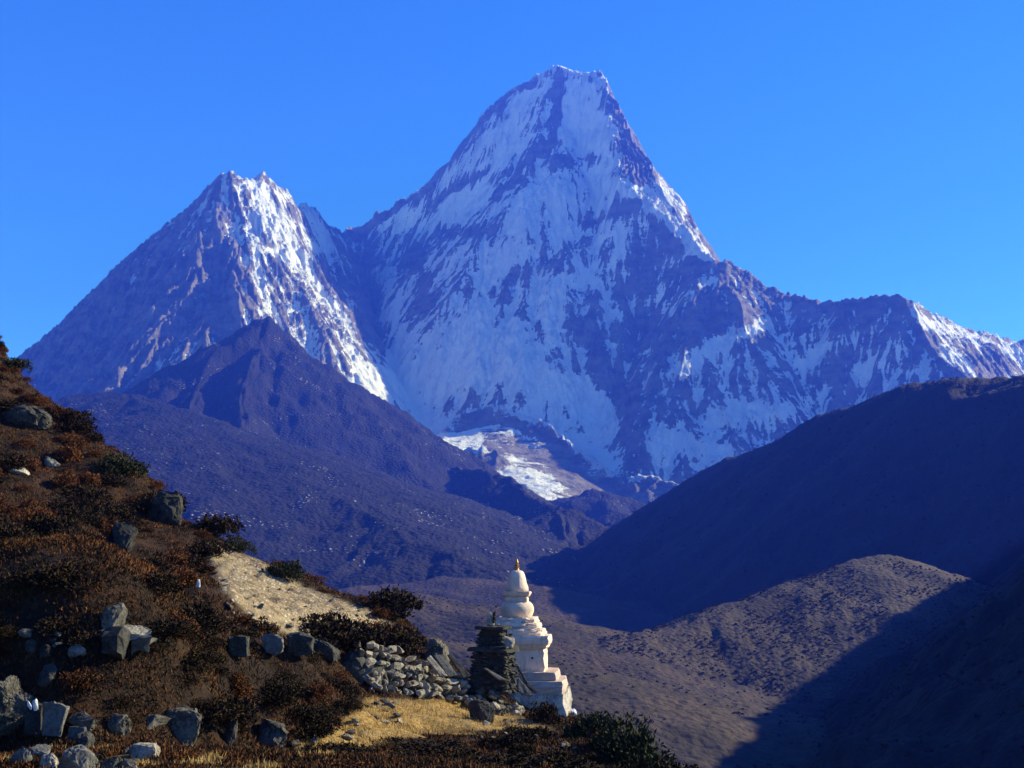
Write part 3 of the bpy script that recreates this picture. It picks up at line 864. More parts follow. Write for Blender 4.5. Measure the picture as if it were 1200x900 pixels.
# ------------------------------------------------------------------ the dark cairn in front of it
def build_cairn():
    D = 33.4
    k = D / F_PX / .985
    x, y, z0 = hit(581, 806)
    D = 33.4; x = U(579, 780, D)[0]; z0 = U(579, 800, D)[2]
    T = thing("stone_cairn", "square dark slate cairn with an upright stone on top beside the stupa", "cairn", (x, D, z0 - .25), rad(-20))
    Z = lambda py: U(579, py, D)[2] - z0 + .25
    R = random.Random(5)
    def courses(bm, py0, py1, hw0, hw1, ch, seed):
        z = Z(py0); n = 0
        while z < Z(py1) - ch * .3:
            f = (z - Z(py0)) / max(.01, Z(py1) - Z(py0))
            hw = (hw0 + (hw1 - hw0) * f) * k
            h = ch * R.uniform(.7, 1.9)
            for s in range(4):
                u = -hw
                while u < hw - .02:
                    w = min(R.uniform(.14, .42), hw - u + .03)
                    dx = R.uniform(-.09, .06)
                    c = Vector((u + w / 2, -hw + .11 - dx, z + h / 2))
                    rock_bm(bm, (w * 1.05, .26, h * 1.12), seed + n, Matrix.Rotation(s * math.pi / 2, 4, 'Z') @ c,
                            Matrix.Rotation(s * math.pi / 2 + R.gauss(0, .10), 4, 'Z') @ Matrix.Rotation(R.gauss(0, .09), 4, 'Y'), 14, 1, .05, .7)
                    u += w; n += 1
            z += h
        c = Matrix.Translation((0, 0, (Z(py0) + Z(py1)) / 2)) @ Matrix.Diagonal((hw1 * k * 1.7, hw1 * k * 1.7, Z(py1) - Z(py0), 1))
        bmesh.ops.create_cube(bm, size=1.0, matrix=c)
    bm = bmesh.new(); courses(bm, 812, 763, 24, 20, .085, 100); obj("lower_body", bm, M_DARK, T)
    bm = bmesh.new()
    slab_bm(bm, [(-24*k,-22*k),(0,-24*k),(23*k,-23*k),(25*k,4*k),(22*k,23*k),(-10*k,24*k),(-24*k,20*k)], .10, 31, Matrix.Translation((0, 0, Z(761.5))) @ Matrix.Rotation(.03, 4, 'Y'))
    slab_bm(bm, [(-22*k,-21*k),(6*k,-22*k),(22*k,-20*k),(22*k,20*k),(-20*k,20*k)], .07, 32, Matrix.Translation((0, 0, Z(758.5))) @ Matrix.Rotation(-.03, 4, 'Y'))
    obj("ledge_slab", bm, M_DARK, T)
    bm = bmesh.new(); courses(bm, 757.5, 738, 16.5, 13.5, .085, 700); obj("upper_body", bm, M_DARK, T)
    bm = bmesh.new(); rock_bm(bm, (.52, .5, .36), 61, (17 * k, -6 * k, Z(752)), Matrix.Rotation(.25, 4, 'Y'), 18, 2, .04, .4)
    o = obj("bulging_stone", bm, M_PALE, T); o["label"] = "rounded pale stone bulging from the sunny side"
    bm = bmesh.new()
    slab_bm(bm, [(-18*k,-15*k),(2*k,-18*k),(17*k,-15*k),(18*k,10*k),(10*k,17*k),(-16*k,15*k)], .10, 33, Matrix.Translation((0, 0, Z(735.5))) @ Matrix.Rotation(.02, 4, 'X'))
    obj("top_slab", bm, M_DARK, T)
    for i in range(9):
        bm = bmesh.new()
        rock_bm(bm, (R.uniform(.06, .16), R.uniform(.06, .16), R.uniform(.05, .12)), 80 + i, (R.uniform(-6, 11) * k, R.uniform(-9, 4) * k, Z(732.2)), None, 12, 1, .05)
        obj("top_pebble", bm, M_PALE, T)
    bm = bmesh.new(); slab_bm(bm, [(-.07, 0), (.06, 0), (.08, .2), (.03, .38), (-.05, .34), (-.08, .15)], .05, 34, Matrix.Translation((-4.5 * k, -2 * k, Z(733.5))) @ Matrix.Rotation(math.pi / 2, 4, 'X') @ Matrix.Rotation(.6, 4, 'Y'))
    o = obj("upright_stone", bm, M_PALE, T); o["label"] = "pale upright top stone"
    bm = bmesh.new(); slab_bm(bm, [(-.05, 0), (.06, 0), (.055, .25), (.01, .43), (-.05, .3)], .07, 35, Matrix.Translation((.5 * k, -1 * k, Z(733.5))) @ Matrix.Rotation(math.pi / 2, 4, 'X') @ Matrix.Rotation(-.9, 4, 'Y'))
    o = obj("upright_stone", bm, M_DARK, T); o["label"] = "dark upright top stone"
build_cairn()

# ------------------------------------------------------------------ the dry stone wall beside the grass
def build_wall():
    A, B = hit(436, 812), hit(548, 824)
    T = thing("dry_stone_wall", "low dry stone wall of rounded rubble behind the ochre grass", "wall", tuple(A))
    dirv = Vector((B[0] - A[0], B[1] - A[1], 0)); L = dirv.length; dirv.normalize(); ang = math.atan2(dirv.y, dirv.x)
    R = random.Random(9)
    core, face = bmesh.new(), bmesh.new()
    n = 0
    for row in range(6):
        u = -.1
        while u < L:
            f = u / L
            top = 1.28 - .55 * f                                   # the wall sinks to the right
            z = row * .215
            w = R.choice((.14, .2, .26, .34, .44)) * R.uniform(.85, 1.15)
            if z < top:
                px = A[0] + dirv.x * (u + w / 2); py = A[1] + dirv.y * (u + w / 2)
                back = .10 * row + R.uniform(-.05, .07)
                gz = float(ground_z(px, py)) if row == 0 else None
                base = (A[2] + (B[2] - A[2]) * f)
                loc = Vector((px - dirv.y * back * 1, py + dirv.x * back, base + z + .08 + R.uniform(-.03, .03))) - Vector(A)
                rock_bm(face, (w * 1.04, R.uniform(.24, .4), R.uniform(.15, .27)), 2000 + n, loc,
                        Matrix.Rotation(ang + R.gauss(0, .2), 4, 'Z') @ Matrix.Rotation(R.gauss(0, .22), 4, 'Y') @ Matrix.Rotation(R.gauss(0, .2), 4, 'X'), 13, 1, .06, .7)
                n += 1
            u += w * .93
    o = obj("wall_stones", face, M_PALE, T)
    # earth and rubble heart of the wall
    for f0 in np.linspace(0, 1, 12):
        q = Vector((A[0] + dirv.x * L * f0 - dirv.y * .55, A[1] + dirv.y * L * f0 + dirv.x * .55, A[2] + (B[2] - A[2]) * f0 + .42 - .2 * f0)) - Vector(A)
        rock_bm(core, (.9, .9, 1.35 - .5 * f0), 2500 + int(f0 * 50), q, None, 20, 2, .05, .6)
    obj("wall_core", core, M_DARK, T)
build_wall()

# ------------------------------------------------------------------ single stones, each where it lies
ROCKS = []
def boulder(px, py, wpx, hpx, label, mat=M_GREY, seed=1, name="boulder", cat="boulder", depth=.85, sink=.45, rot=0.0, tilt=0.0, jag=.05, boxy=.62, n=18, cuts=3, dback=0.0):
    """px, py: middle of the foot; wpx, hpx: size it shows"""
    p = hit(px, py); d = p[1]; k = d / F_PX / .985
    w, h = wpx * k, hpx * k
    ROCKS.append((px, py - hpx, py, wpx / 2, d))
    q = (d + dback) / d if dback else 1.0
    bm = bmesh.new()
    rock_bm(bm, (w * 1.06, w * depth, h * (1 + sink) * 1.08), seed, (0, 0, h * (.5 - sink * .5)), Matrix.Rotation(tilt, 4, 'Y') @ Matrix.Rotation(rot, 4, 'Z'), n, cuts, jag, boxy)
    o = obj(name, bm, mat, None, (p[0] * q, (p[1] + w * depth * .12) * q, p[2] * q))
    return tag(o, label, cat)

def slab(corners, py_foot, label, mat=M_SLATE, seed=1, th=.05, lean=.35, turn=0.0, name="stone_slab", d=None, cat="slab", px0=None):
    """corners: outline on the picture, foot on the ground, leaning back by `lean`, turned by `turn` about the vertical"""
    xs = [c[0] for c in corners]
    cx = px0 if px0 is not None else sum(xs) / len(xs)
    p = hit(cx, py_foot) if d is None else np.array(U(cx, py_foot, d))
    k = p[1] / F_PX / .985
    ROCKS.append((cx, min(c[1] for c in corners), py_foot, (max(xs) - min(xs)) / 2, p[1]))
    pts = [((x - cx) * k / max(.35, math.cos(turn)), (py_foot - y) * k / math.cos(lean)) for x, y in corners]
    bm = bmesh.new()
    slab_bm(bm, pts, th, seed, Matrix.Rotation(math.pi / 2 - lean, 4, 'X'), th * .12)
    o = obj(name, bm, mat, None, tuple(p), (0, 0, turn))
    return tag(o, label, cat)

boulder(2, 868, 52, 68, "large rough grey boulder cut by the left edge of the photo", M_GREY, 11, jag=.07, cuts=4, sink=.2)
slab([(46,829),(60,829),(61,834),(62,829),(76,834),(70,866),(50,864)], 866, "upright notched grey slate slab beside the large boulder", M_SLATE, 12, .06, .12, -.1)
slab([(30,826),(45,830),(48,866),(28,862)], 866, "black upright slab in the shade left of the notched slab", M_DARK, 13, .08, .1, .2)
boulder(41, 834, 7, 14, "larger of two white quartz shards standing above the black slab", M_WHITE, 14, "quartz_shard", "stone", .5, .1, 0, -.2, .03, .2, 10, 1, -.8)
boulder(33, 834, 5, 13, "smaller of two white quartz shards leaning left above the black slab", M_WHITE, 15, "quartz_shard", "stone", .5, .1, 0, -.6, .03, .2, 10, 1, -.8)
boulder(94, 852, 38, 17, "flat mossy boulder lying just right of the notched slab", M_GREY, 16, depth=.9)
slab([(79,854),(98,855),(100,869),(79,869)], 871, "small square slate plate below the flat mossy boulder", M_SLATE, 17, .05, .15, 0)
boulder(98, 878, 22, 22, "dark wedge of stone leaning on the small square plate", M_DARK, 18, boxy=.6)
boulder(138, 860, 28, 19, "round brownish boulder alone under the dark bank", M_GREY, 19)
boulder(212, 866, 46, 34, "big grey domed boulder under the bank with rust bush at its foot", M_GREY, 20, jag=.06, cuts=4)
boulder(180, 852, 36, 12, "low flat stone lying left of the big domed boulder", M_GREY, 21)
boulder(312, 872, 46, 24, "long striped boulder with sunlit ridge between bank and grass", M_GREY, 22, jag=.06, tilt=.25)
boulder(268, 872, 16, 26, "narrow dark stone standing between domed and striped boulders", M_DARK, 23, tilt=.35)
boulder(24, 898, 26, 22, "left blocky stone of the heap at the bottom left corner", M_SLATE, 24, boxy=.8)
boulder(46, 890, 26, 15, "flat topped stone behind the bottom left heap", M_SLATE, 25, boxy=.85)
boulder(58, 904, 22, 18, "small pale stone at the front of the bottom left heap", M_PALE, 26, boxy=.5)
boulder(88, 908, 44, 30, "largest wedge shaped stone on the path at the bottom edge", M_SLATE, 27, boxy=.75, tilt=.3)
boulder(125, 906, 28, 18, "stone right of the largest wedge on the path", M_DARK, 28, boxy=.7)
boulder(168, 888, 34, 16, "sunlit stone at the foot of the bank on the path", M_PALE, 29)
boulder(152, 906, 26, 14, "low flat stone at the bottom edge below the sunlit stone", M_GREY, 30)
slab([(120,745),(145,746),(146,774),(121,773)], 776, "square dark block set in the bank, left of its pale neighbour", M_DARK, 40, .3, .02, .1, "stone_block", None, "stone")
slab([(153,748),(172,748),(182,754),(170,764),(154,770)], 776, "pointed grey block in the bank right of the square dark block", M_SLATE, 41, .25, .02, -.1, "stone_block", None, "stone")
boulder(150, 746, 52, 13, "long pale capstone lying over the two blocks in the bank", M_PALE, 42, depth=.7, tilt=.12)
boulder(130, 736, 28, 30, "leaning rock with sunlit edge above the long capstone", M_GREY, 43, tilt=.3)
boulder(36, 768, 16, 14, "left rounded stone of the pair in the dark bank", M_DARK, 44)
boulder(52, 770, 14, 14, "right rounded stone of the pair in the dark bank", M_DARK, 45, boxy=.7)
boulder(28, 748, 18, 8, "small flat stone above the pair in the dark bank", M_SLATE, 46)
boulder(90, 768, 22, 12, "grey stone in the bank left of the square dark block", M_SLATE, 47)
boulder(54, 804, 22, 22, "dark block half buried low in the bank", M_DARK, 48, boxy=.7)
slab([(267,748),(290,747),(290,770),(268,772)], 774, "squarish dark slab in the bank left of the round slab", M_DARK, 49, .15, .05, .1)
slab([(305,750),(318,746),(330,752),(331,766),(320,771),(310,764)], 774, "rounded greenish slab standing in the middle of the bank", M_SLATE, 50, .10, .08, -.15)
slab([(336,748),(352,745),(366,750),(365,768),(338,770)], 774, "broad black slab right of the rounded greenish slab", M_DARK, 51, .2, .05, 0)
boulder(382, 770, 30, 20, "dark boulder with lit rim at the right end of the bank", M_DARK, 52, tilt=.3)
slab([(417,788),(424,787),(447,806),(446,810),(436,806)], 812, "long pale slab sloping down the bank end towards the grass", M_PALE, 53, .10, .3, .2)
slab([(445,822),(451,820),(463,829),(460,832)], 834, "small slab fallen on the edge of the ochre grass", M_SLATE, 54, .08, .4, .1)
boulder(511, 782, 36, 34, "big rough boulder rising behind the right end of the stone wall", M_GREY, 55, jag=.07, cuts=4, dback=.5)
slab([(504,774),(509,771),(524,793),(516,793)], 795, "palest and leftmost of three slabs leaning on the wall end", M_PALE, 56, .06, .6, .35, d=30.6)
slab([(513,771),(523,770),(536,792),(526,794)], 795, "middle grey slab of three leaning on the wall end", M_SLATE, 57, .06, .55, .3, d=30.9)
slab([(528,770),(532,769),(550,792),(543,795)], 795, "rightmost dark slab of three leaning on the wall end", M_DARK, 58, .07, .5, .3, d=31.2)
boulder(516, 806, 26, 16, "squared stone under the leaning slabs, left one", M_GREY, 59, boxy=.6)
boulder(538, 810, 22, 20, "squared stone under the leaning slabs, right one", M_GREY, 60, boxy=.6)
boulder(498, 816, 12, 15, "round ochre stone at the foot of the wall on the grass", M_PALE, 61)
boulder(562, 844, 36, 22, "dark rounded slab boulder on the right edge of the ochre grass", M_DARK, 62, depth=.7, tilt=.35)
slab([(571,786),(576,787),(597,800),(586,798)], 806, "pale plate tilted on the rubble before the cairn", M_SLATE, 63, .05, .9, .2, d=32.0)
slab([(603,797),(610,798),(625,816),(617,816),(608,811)], 818, "large pale plate propped in front of the stupa steps", M_SLATE, 64, .05, .55, .1, d=33.2)
slab([(606,779),(609,782),(619,802),(612,800)], 806, "thin dark slab leaning between cairn and stupa", M_DARK, 65, .05, .3, .2, d=33.9)
slab([(615,800),(618,799),(630,812),(626,813)], 816, "narrow slab lying against the lowest stupa step", M_DARK, 66, .05, .5, .2, d=34.0)
boulder(604, 822, 16, 9, "pale flat stone on the rubble below the large plate", M_PALE, 67, dback=0)
boulder(600, 838, 34, 11, "long flat stone at the right end of the grass", M_PALE, 68)
boulder(585, 836, 22, 10, "brown flat stone between dark slab boulder and long flat stone", M_GREY, 69)
boulder(193, 610, 42, 32, "dark skyline rock with sunlit right corner on the left hillside", M_DARK, 70, jag=.06)
boulder(142, 642, 36, 28, "dark overhanging rock in the middle of the left hillside", M_DARK, 71, tilt=.3)
boulder(30, 496, 52, 22, "long dark outcrop high on the left hillside", M_DARK, 72, jag=.07, tilt=.2)
boulder(232, 688, 5, 10, "small white marker stone among shrubs left of the bare soil", M_WHITE, 73, "standing_stone", "stone", .6)
boulder(22, 556, 26, 10, "pale rock streak high on the left hillside near the edge", M_PALE, 74, tilt=.5)
boulder(58, 546, 26, 9, "pale flat rock on the left hillside below the dark outcrop", M_PALE, 75, tilt=.4)
boulder(655, 838, 26, 16, "grey foot stone at the right corner of the stupa base", M_GREY, 76)
boulder(672, 834, 8, 8, "small white stone by the right corner of the stupa", M_WHITE, 77)

# rubble heap in front of the cairn and small loose stones: countable, copies of a few shapes
proto = {}
def small_stones(spots, label, group, mats, seed, smin, smax):
    R = random.Random(seed)
    key = [("k%d" % i) for i in range(6)]
    ms = []
    for i in range(8):
        bm = bmesh.new(); rock_bm(bm, (1, R.uniform(.6, 1), R.uniform(.4, .8)), seed * 31 + i, (0, 0, 0), None, 14, 2, .05, .5)
        me = bpy.data.meshes.new("loose_stone"); bmesh.ops.recalc_face_normals(bm, faces=bm.faces[:]); bm.to_mesh(me); bm.free()
        me.materials.append(mats[i % len(mats)]); ms.append(me)
    for (x, y, dz) in spots:
        o = bpy.data.objects.new("loose_stone", R.choice(ms))
        s = R.uniform(smin, smax)
        o.scale = (s, s * R.uniform(.8, 1.1), s * R.uniform(.7, 1.1)); o.rotation_euler = (R.gauss(0, .3), R.gauss(0, .3), R.uniform(0, 6.3))
        o.location = (x, y, float(ground_z(x, y)) + dz + s * .15)
        tag(link(o), label, "stone", group)

def px_spots(rects, seed):
    R = random.Random(seed); out = []
    for x0, y0, x1, y1, n in rects:
        for _ in range(n):
            p = hit(R.uniform(x0, x1), R.uniform(y0, y1)); out.append((p[0], p[1], 0.0))
    return out
small_stones([(U(px, 0, 33.0)[0] , 32.6 + R_, dz) for px, R_, dz in [(random.Random(i).uniform(551, 606), random.Random(i + 99).uniform(-.6, .8), random.Random(i + 300).uniform(-.05, .35)) for i in range(46)]],
             "pale rubble stone heaped round the foot of the dark cairn", "rubble at the foot of the cairn", [M_PALE, M_GREY], 41, .16, .42)
small_stones(px_spots([(395,822,470,850,16), (345,850,420,885,14), (560,840,660,868,22), (600,855,700,880,12)], 5),
             "small loose stone lying on or beside the ochre grass", "loose stones by the grass ledge", [M_PALE, M_GREY], 42, .10, .28)
small_stones(px_spots([(10,872,200,900,18)], 6), "small loose stone on the path at the bottom left", "loose stones on the lower path", [M_PALE, M_GREY], 43, .05, .13)
small_stones(px_spots([(60,742,120,772,16)], 7), "small broken stone scattered in the dark bank left of the blocks", "broken stones in the bank", [M_SLATE, M_DARK], 44, .06, .16)
small_stones(px_spots([(262,672,350,735,60), (330,700,440,748,50), (250,648,310,690,20)], 8), "loose stone on the bare tan soil slope", "loose stones on the bare slope", [M_PALE, M_GREY], 45, .07, .30)
small_stones(px_spots([(368,750,405,760,12), (405,752,445,764,18)], 9), "pale rubble stone along the bank top left of the dry stone wall", "rubble along the bank top", [M_PALE, M_GREY], 46, .16, .36)
# ------------------------------------------------------------------ shrubs and ground cover
def leaf_mat(name, c0, c1, c2):
    m = NT(name); p = m.geo()
    n = m.noise(p, 1.7, 4, .6); n2 = m.noise(p, 22.0, 3, .6)
    c = m.mix(m.step(n, .38, .62), c0, c1)
    c = m.mix(m.step(n2, .52, .68), c, c2)
    m.b.inputs["Specular IOR Level"].default_value = .1
    return m.done(c, None, .85)
L_RUST = leaf_mat("rust heath leaves", (.045, .014, .005), (.110, .036, .010), (.165, .078, .024))
L_BROWN = leaf_mat("brown heath leaves", (.008, .005, .003), (.024, .013, .005), (.060, .034, .014))
L_GREEN = leaf_mat("dark juniper needles", (.014, .018, .008), (.032, .034, .012), (.07, .055, .016))
L_GRASS = leaf_mat("dry ochre grass", (.25, .145, .038), (.38, .24, .075), (.48, .35, .14))
M_TWIG = NT("twig bark").done((.06, .04, .028))

def quads_mesh(name, C, A, B, mat):
    """diamond leaves: centre C, half axes A and B"""
    n = len(C)
    co = np.stack([C - A, C + B * .6 - A * .1, C + A, C - B * .6 + A * .1], 1).reshape(-1, 3)
    me = mesh_np(name, co, np.arange(4 * n).reshape(n, 4), None, False)
    me.materials.append(mat)
    return me

def shrub_mesh(seed, n=2200, leaf=.05, squash=.75, spread=1.0, mat=L_RUST):
    """leaves on a handful of uneven domes, shoots poking out; about 1 m wide, base at z = 0"""
    r = np.random.default_rng(seed)
    k = r.integers(6, 11)
    ang = r.uniform(0, 6.28, k); rr = np.sqrt(r.uniform(0, 1, k)) * .30 * spread
    cen = np.stack([rr * np.cos(ang), rr * np.sin(ang), r.uniform(.05, .30, k) * squash], 1); cen[0] = (0, 0, .28 * squash)
    rad_ = r.uniform(.16, .30, k)
    w = rad_ ** 2; i = r.choice(k, n, p=w / w.sum())
    d = r.normal(size=(n, 3)); d[:, 2] = np.abs(d[:, 2]) * 1.0 - .25; d /= np.linalg.norm(d, axis=1)[:, None]
    f = 1 - np.abs(r.normal(0, .16, n)) + (r.random(n) < .10) * r.uniform(.0, .28, n)
    C = cen[i] + d * (rad_[i] * f)[:, None] * np.array([1, 1, squash])
    C += .05 * np.sin(C[:, [1, 2, 0]] * 23 + seed)
    C[:, 2] = np.maximum(C[:, 2], .0)
    A = d * .75 + r.normal(0, .55, (n, 3)); A[:, 2] += .25; A /= np.linalg.norm(A, axis=1)[:, None]
    B = np.cross(A, r.normal(size=(n, 3))); B /= np.linalg.norm(B, axis=1)[:, None]
    s = leaf * r.uniform(.5, 1.25, n)[:, None]
    return quads_mesh("foliage", C, A * s * .62, B * s * .42, mat)

def stem_mesh(seed):
    r = random.Random(seed); bm = bmesh.new()
    for _ in range(9):
        a = r.uniform(0, 6.28); p = Vector((0, 0, -.05)); d = Vector((math.cos(a) * r.uniform(.3, .8), math.sin(a) * r.uniform(.3, .8), 1)).normalized()
        q = p + d * r.uniform(.3, .55)
        M = Matrix.Translation((p + q) / 2) @ (q - p).to_track_quat('Z', 'Y').to_matrix().to_4x4()
        bmesh.ops.create_cone(bm, cap_ends=True, segments=5, radius1=.016, radius2=.005, depth=(q - p).length, matrix=M)
    me = bpy.data.meshes.new("stems"); bm.to_mesh(me); bm.free(); me.materials.append(M_TWIG)
    return me

RUST = [shrub_mesh(10 + i, 2600, .055, .8, 1.0, L_RUST) for i in range(5)]
BROWN = [shrub_mesh(30 + i, 2600, .055, .75, 1.0, L_BROWN) for i in range(5)]
GREEN = [shrub_mesh(50 + i, 4200, .045, .85, 1.0, L_GREEN) for i in range(4)]
STEM = [stem_mesh(i) for i in range(3)]

def shrub(loc, w, h, meshes, label, R, group=None, stems=True, cat="shrub", name="shrub"):
    o = bpy.data.objects.new(name, None); o.empty_display_size = .2
    o.location = loc; o.rotation_euler = (0, 0, R.uniform(0, 6.28)); o.scale = (w, w, h)
    link(o); tag(o, label, cat, group)
    link(bpy.data.objects.new("foliage", R.choice(meshes)), o)
    if stems: link(bpy.data.objects.new("stems", R.choice(STEM)), o)
    return o

def big(px, py, wpx, hpx, meshes, label, seed):
    R = random.Random(seed); p = hit(px, py); k = p[1] / F_PX / .985
    return shrub((p[0], p[1] + wpx * k * .2, p[2] - .08), wpx * k * 1.15, hpx * k * 1.75, meshes, label, R)

big(136, 556, 62, 36, GREEN, "large dark green bush on the skyline of the left hillside", 1)
big(274, 646, 38, 24, GREEN, "small dark bush on the skyline above the bare soil", 2)
big(326, 682, 50, 34, GREEN, "dark bush on the skyline right of the bare soil top", 3)
big(446, 756, 72, 38, RUST, "broad rust coloured bush on the skyline behind the stone wall", 4)
big(12, 432, 40, 22, GREEN, "dark bush where the hillside skyline leaves the photo", 5)
big(735, 900, 92, 74, GREEN, "big dark green bush at the lower right end of the ledge", 6)
big(690, 866, 60, 40, GREEN, "dark green bush just below the stupa foundation", 7)
big(775, 915, 40, 40, BROWN, "brown tipped bush at the far right end of the ledge", 8)
big(640, 846, 34, 34, BROWN, "dark brown bush between long flat stone and stupa", 9)
big(224, 892, 50, 26, RUST, "rust bush growing under the big domed boulder", 10)
big(22, 888, 34, 14, RUST, "rust tuft at the foot of the large left boulder", 11)
big(476, 884, 120, 22, BROWN, "low wide dark bush along the front of the ochre grass", 12)
big(395, 905, 90, 26, RUST, "rust bush at the bottom edge left of the ledge front", 13)
big(600, 905, 110, 34, BROWN, "dark bush at the bottom edge below the cairn", 14)
big(680, 915, 90, 34, BROWN, "dark bush at the bottom edge left of the big green bush", 15)
big(225, 735, 70, 40, BROWN, "large dark rounded shrub in the hollow left of the bare soil", 16)
big(180, 690, 60, 36, BROWN, "dark rounded shrub up the slope from the hollow", 17)
big(60, 690, 90, 44, BROWN, "broad black looking shrub on the left slope above the bank", 18)
big(90, 590, 60, 34, BROWN, "dark shrub below the pale flat rock on the left slope", 19)

def scatter(n, seed, meshes, label, group, test, wr, hr):
    R = random.Random(seed); k = 0; tries = 0
    while k < n and tries < n * 60:
        tries += 1
        x, y = R.uniform(-27, 5), R.uniform(12.5, 56)
        z = float(ground_z(x, y))
        px, py = to_px(x, y, z)
        if not (-40 < px < 800 and py < 930): continue
        s, g = region_masks(np.array([x]), np.array([y]), np.array([z]))
        if s[0] > .3 or g[0] > .25 or not test(px, py, x, y): continue
        if abs(px - 600) < 75 and y > 31: continue
        if px < 560 and float(ground_z(x * (y + 2.5) / y, y + 2.5)) / (y + 2.5) < z / y and R.random() < .75: continue
        w = R.uniform(*wr)
        rp = .55 * w * F_PX / y
        if any(abs(px - a) < hw + .45 * rp and py - .9 * rp < f and py > t + .35 * (f - t) and y < dd + .2 for a, t, f, hw, dd in ROCKS): continue
        shrub((x, y, z - .06), w, w * R.uniform(*hr), meshes, label, R, group, False)
        k += 1

upper = lambda px, py, x, y: y > 19 + px * .02 and px < 480
bank = lambda px, py, x, y: 14.0 < y < 25 and px < 430 and py > 735
front = lambda px, py, x, y: px > 340 and y < 27
scatter(95, 21, RUST, "low rust brown shrub on the left hillside", "rust shrubs on the left hillside", upper, (.5, 1.3), (.8, 1.25))
scatter(66, 22, BROWN, "low dark brown shrub on the left hillside", "dark shrubs on the left hillside", upper, (.9, 2.4), (.75, 1.1))
scatter(66, 23, BROWN, "low dark brown shrub on the shaded bank above the path", "shrubs on the shaded bank", bank, (.4, 1.1), (.6, 1.0))
scatter(22, 25, RUST, "rust orange shrub on the shaded bank above the path", "rust shrubs on the bank", bank, (.35, .8), (.7, 1.1))
scatter(24, 24, BROWN, "low dark shrub in front of the ochre grass ledge", "shrubs in front of the ledge", front, (.5, 1.1), (.55, .9))

def undergrowth(n, seed, meshes, name, label, test, wr):
    """the many smallest bushes, too many to tell apart: one mass"""
    R = random.Random(seed); pts = []
    src = []
    for me in meshes:
        co = np.empty(len(me.vertices) * 3, np.float32); me.vertices.foreach_get("co", co); src.append(co.reshape(-1, 4, 3))
    while len(pts) < n:
        x, y = R.uniform(-27, 5), R.uniform(12.5, 56); z = float(ground_z(x, y)); px, py = to_px(x, y, z)
        if not (-40 < px < 800 and py < 930) or (abs(px - 600) < 75 and y > 31): continue
        s, g = region_masks(np.array([x]), np.array([y]), np.array([z]))
        if s[0] > .3 or g[0] > .25 or not test(px, py, x, y): continue
        w = R.uniform(*wr); rp = .55 * w * F_PX / y
        if any(abs(px - a) < hw + .4 * rp and py - .9 * rp < f and py > t + .35 * (f - t) and y < dd + .2 for a, t, f, hw, dd in ROCKS): continue
        q = R.choice(src)[::2]; a = R.uniform(0, 6.28); ca, sa = math.cos(a), math.sin(a)
        M = np.array([[ca * w, -sa * w, 0], [sa * w, ca * w, 0], [0, 0, w * R.uniform(.6, .95)]])
        pts.append(q @ M.T + np.array([x, y, z - .05]))
    co = np.concatenate(pts).reshape(-1, 3)
    me = mesh_np(name, co, np.arange(len(co)).reshape(-1, 4), None, False); me.materials.append(meshes[0].materials[0])
    tag(link(bpy.data.objects.new(name, me)), label, None, None, 'stuff')
undergrowth(150, 31, BROWN, "undergrowth", "dark tangled undergrowth filling the shaded bank", bank, (.35, .8))
undergrowth(170, 32, RUST, "low_scrub", "rusty low scrub between the bushes of the left hillside", upper, (.35, .8))

def cover(name, label, cat, n, seed, mat, accept, size, up):
    r = np.random.default_rng(seed)
    y = 10 * 5.5 ** r.random(n * 3); x = y * r.uniform(-.52, .20, n * 3)
    z = ground_z(x, y)
    px, py = to_px(x, y, z)
    s, g = region_masks(x, y, z)
    m = accept(s, g, px, py, x, y, r) & (px > -60) & (px < 860) & (py < 960)
    x, y, z = x[m][:n], y[m][:n], z[m][:n]; n = len(x)
    C = np.stack([x, y, z], 1)
    A = r.normal(0, .55, (n, 3)); A[:, 2] = np.abs(A[:, 2]) + up; A /= np.linalg.norm(A, axis=1)[:, None]
    B = np.cross(A, r.normal(size=(n, 3))); B /= np.linalg.norm(B, axis=1)[:, None]
    s = (size * r.uniform(.4, 1.3, n) * (.6 + y / 60))[:, None]
    o = link(bpy.data.objects.new(name, quads_mesh(name, C + A * s * .8, A * s, B * s * (.35 if up < 1 else .14), mat)))
    tag(o, label, None, None, 'stuff')

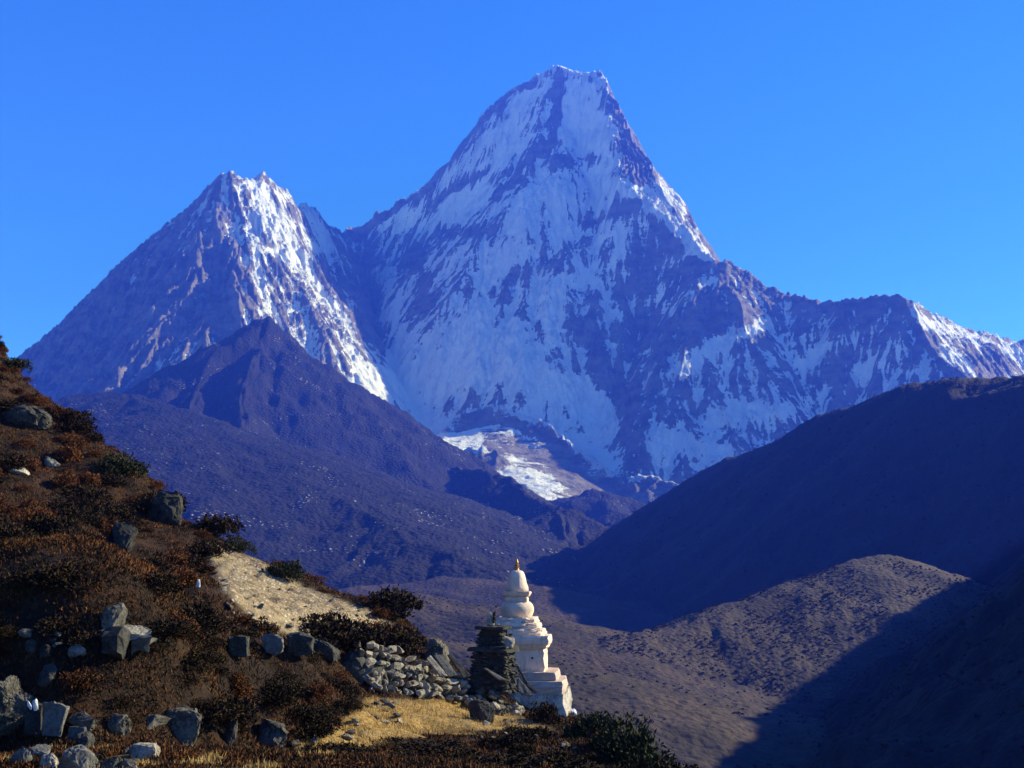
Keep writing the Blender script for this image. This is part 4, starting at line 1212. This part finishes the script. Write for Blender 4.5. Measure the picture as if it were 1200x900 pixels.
clump = lambda x, y, sd: fbm(x / .9, y / .9, 3, sd)
cover("heath", "rusty brown heath covering the hillside between the shrubs", "heath", 260000, 61, L_RUST,
      lambda s, g, px, py, x, y, r: (s < .35 * r.random(len(x)) + .05) & (g < .3) & (clump(x, y, 71) + r.normal(0, .15, len(x)) > -.1), .042, .5)
cover("heather", "dark brown heather covering the hillside and the bank", "heather", 200000, 62, L_BROWN,
      lambda s, g, px, py, x, y, r: (s < .3) & (g < .3) & (clump(x, y, 72) + r.normal(0, .15, len(x)) > -.1), .045, .4)
cover("grass", "dry ochre grass on the ledge and the lower path", "grass", 150000, 63, L_GRASS,
      lambda s, g, px, py, x, y, r: (g > .35 + .3 * r.random(len(x))) & (clump(x, y, 73) + r.normal(0, .2, len(x)) > -.05), .05, 1.3)
cover("tussock", "sparse straw tufts on the bare soil slope", "grass", 16000, 64, L_GRASS,
      lambda s, g, px, py, x, y, r: (s > .4) & (clump(x, y, 74) > .12), .045, .9)

# scrub on the slopes across the gorge: far bushes nobody could count
def far_scrub():
    r = np.random.default_rng(77)
    deps = bpy.context.evaluated_depsgraph_get()
    C, A, B = [], [], []
    for nm, n, sz in (("spur", 5200, 1.5), ("near_slope", 2600, 1.3), ("valley_floor", 11000, 1.2), ("dark_hill", 3800, 2.6)):
        me = bpy.data.objects[nm].data
        co = np.empty(len(me.vertices) * 3, np.float32); me.vertices.foreach_get("co", co); co = co.reshape(-1, 3)
        px, py = to_px(co[:, 0], np.maximum(co[:, 1], 30), co[:, 2])
        cl = fbm(co[:, 0] / 40, co[:, 1] / 40, 4, 90)
        ok = np.nonzero((px > 250) & (px < 1260) & (py > 420) & (py < 930) & (cl + r.normal(0, .2, len(co)) > 0))[0]
        w = np.hypot(co[ok, 0], co[ok, 1]) ** 2; w /= w.sum()
        for p in co[r.choice(ok, min(n, len(ok)), p=w, replace=False)]:
            s = sz * r.uniform(.35, 1.2)
            m = 14
            d = r.normal(size=(m, 3)); d /= np.linalg.norm(d, axis=1)[:, None]; d[:, 2] = np.abs(d[:, 2])
            C.append(p + np.array([r.normal(0, 1.5), r.normal(0, 1.5), 0]) + d * s * .6 * r.uniform(.5, 1, (m, 1)))
            a = r.normal(size=(m, 3)); b_ = r.normal(size=(m, 3))
            A.append(a / np.linalg.norm(a, axis=1)[:, None] * s * .42); B.append(b_ / np.linalg.norm(b_, axis=1)[:, None] * s * .42)
    o = link(bpy.data.objects.new("scrub", quads_mesh("scrub", np.concatenate(C), np.concatenate(A), np.concatenate(B), L_BROWN)))
    tag(o, "dark low scrub dotted over the slopes across the gorge", None, None, 'stuff')
far_scrub()
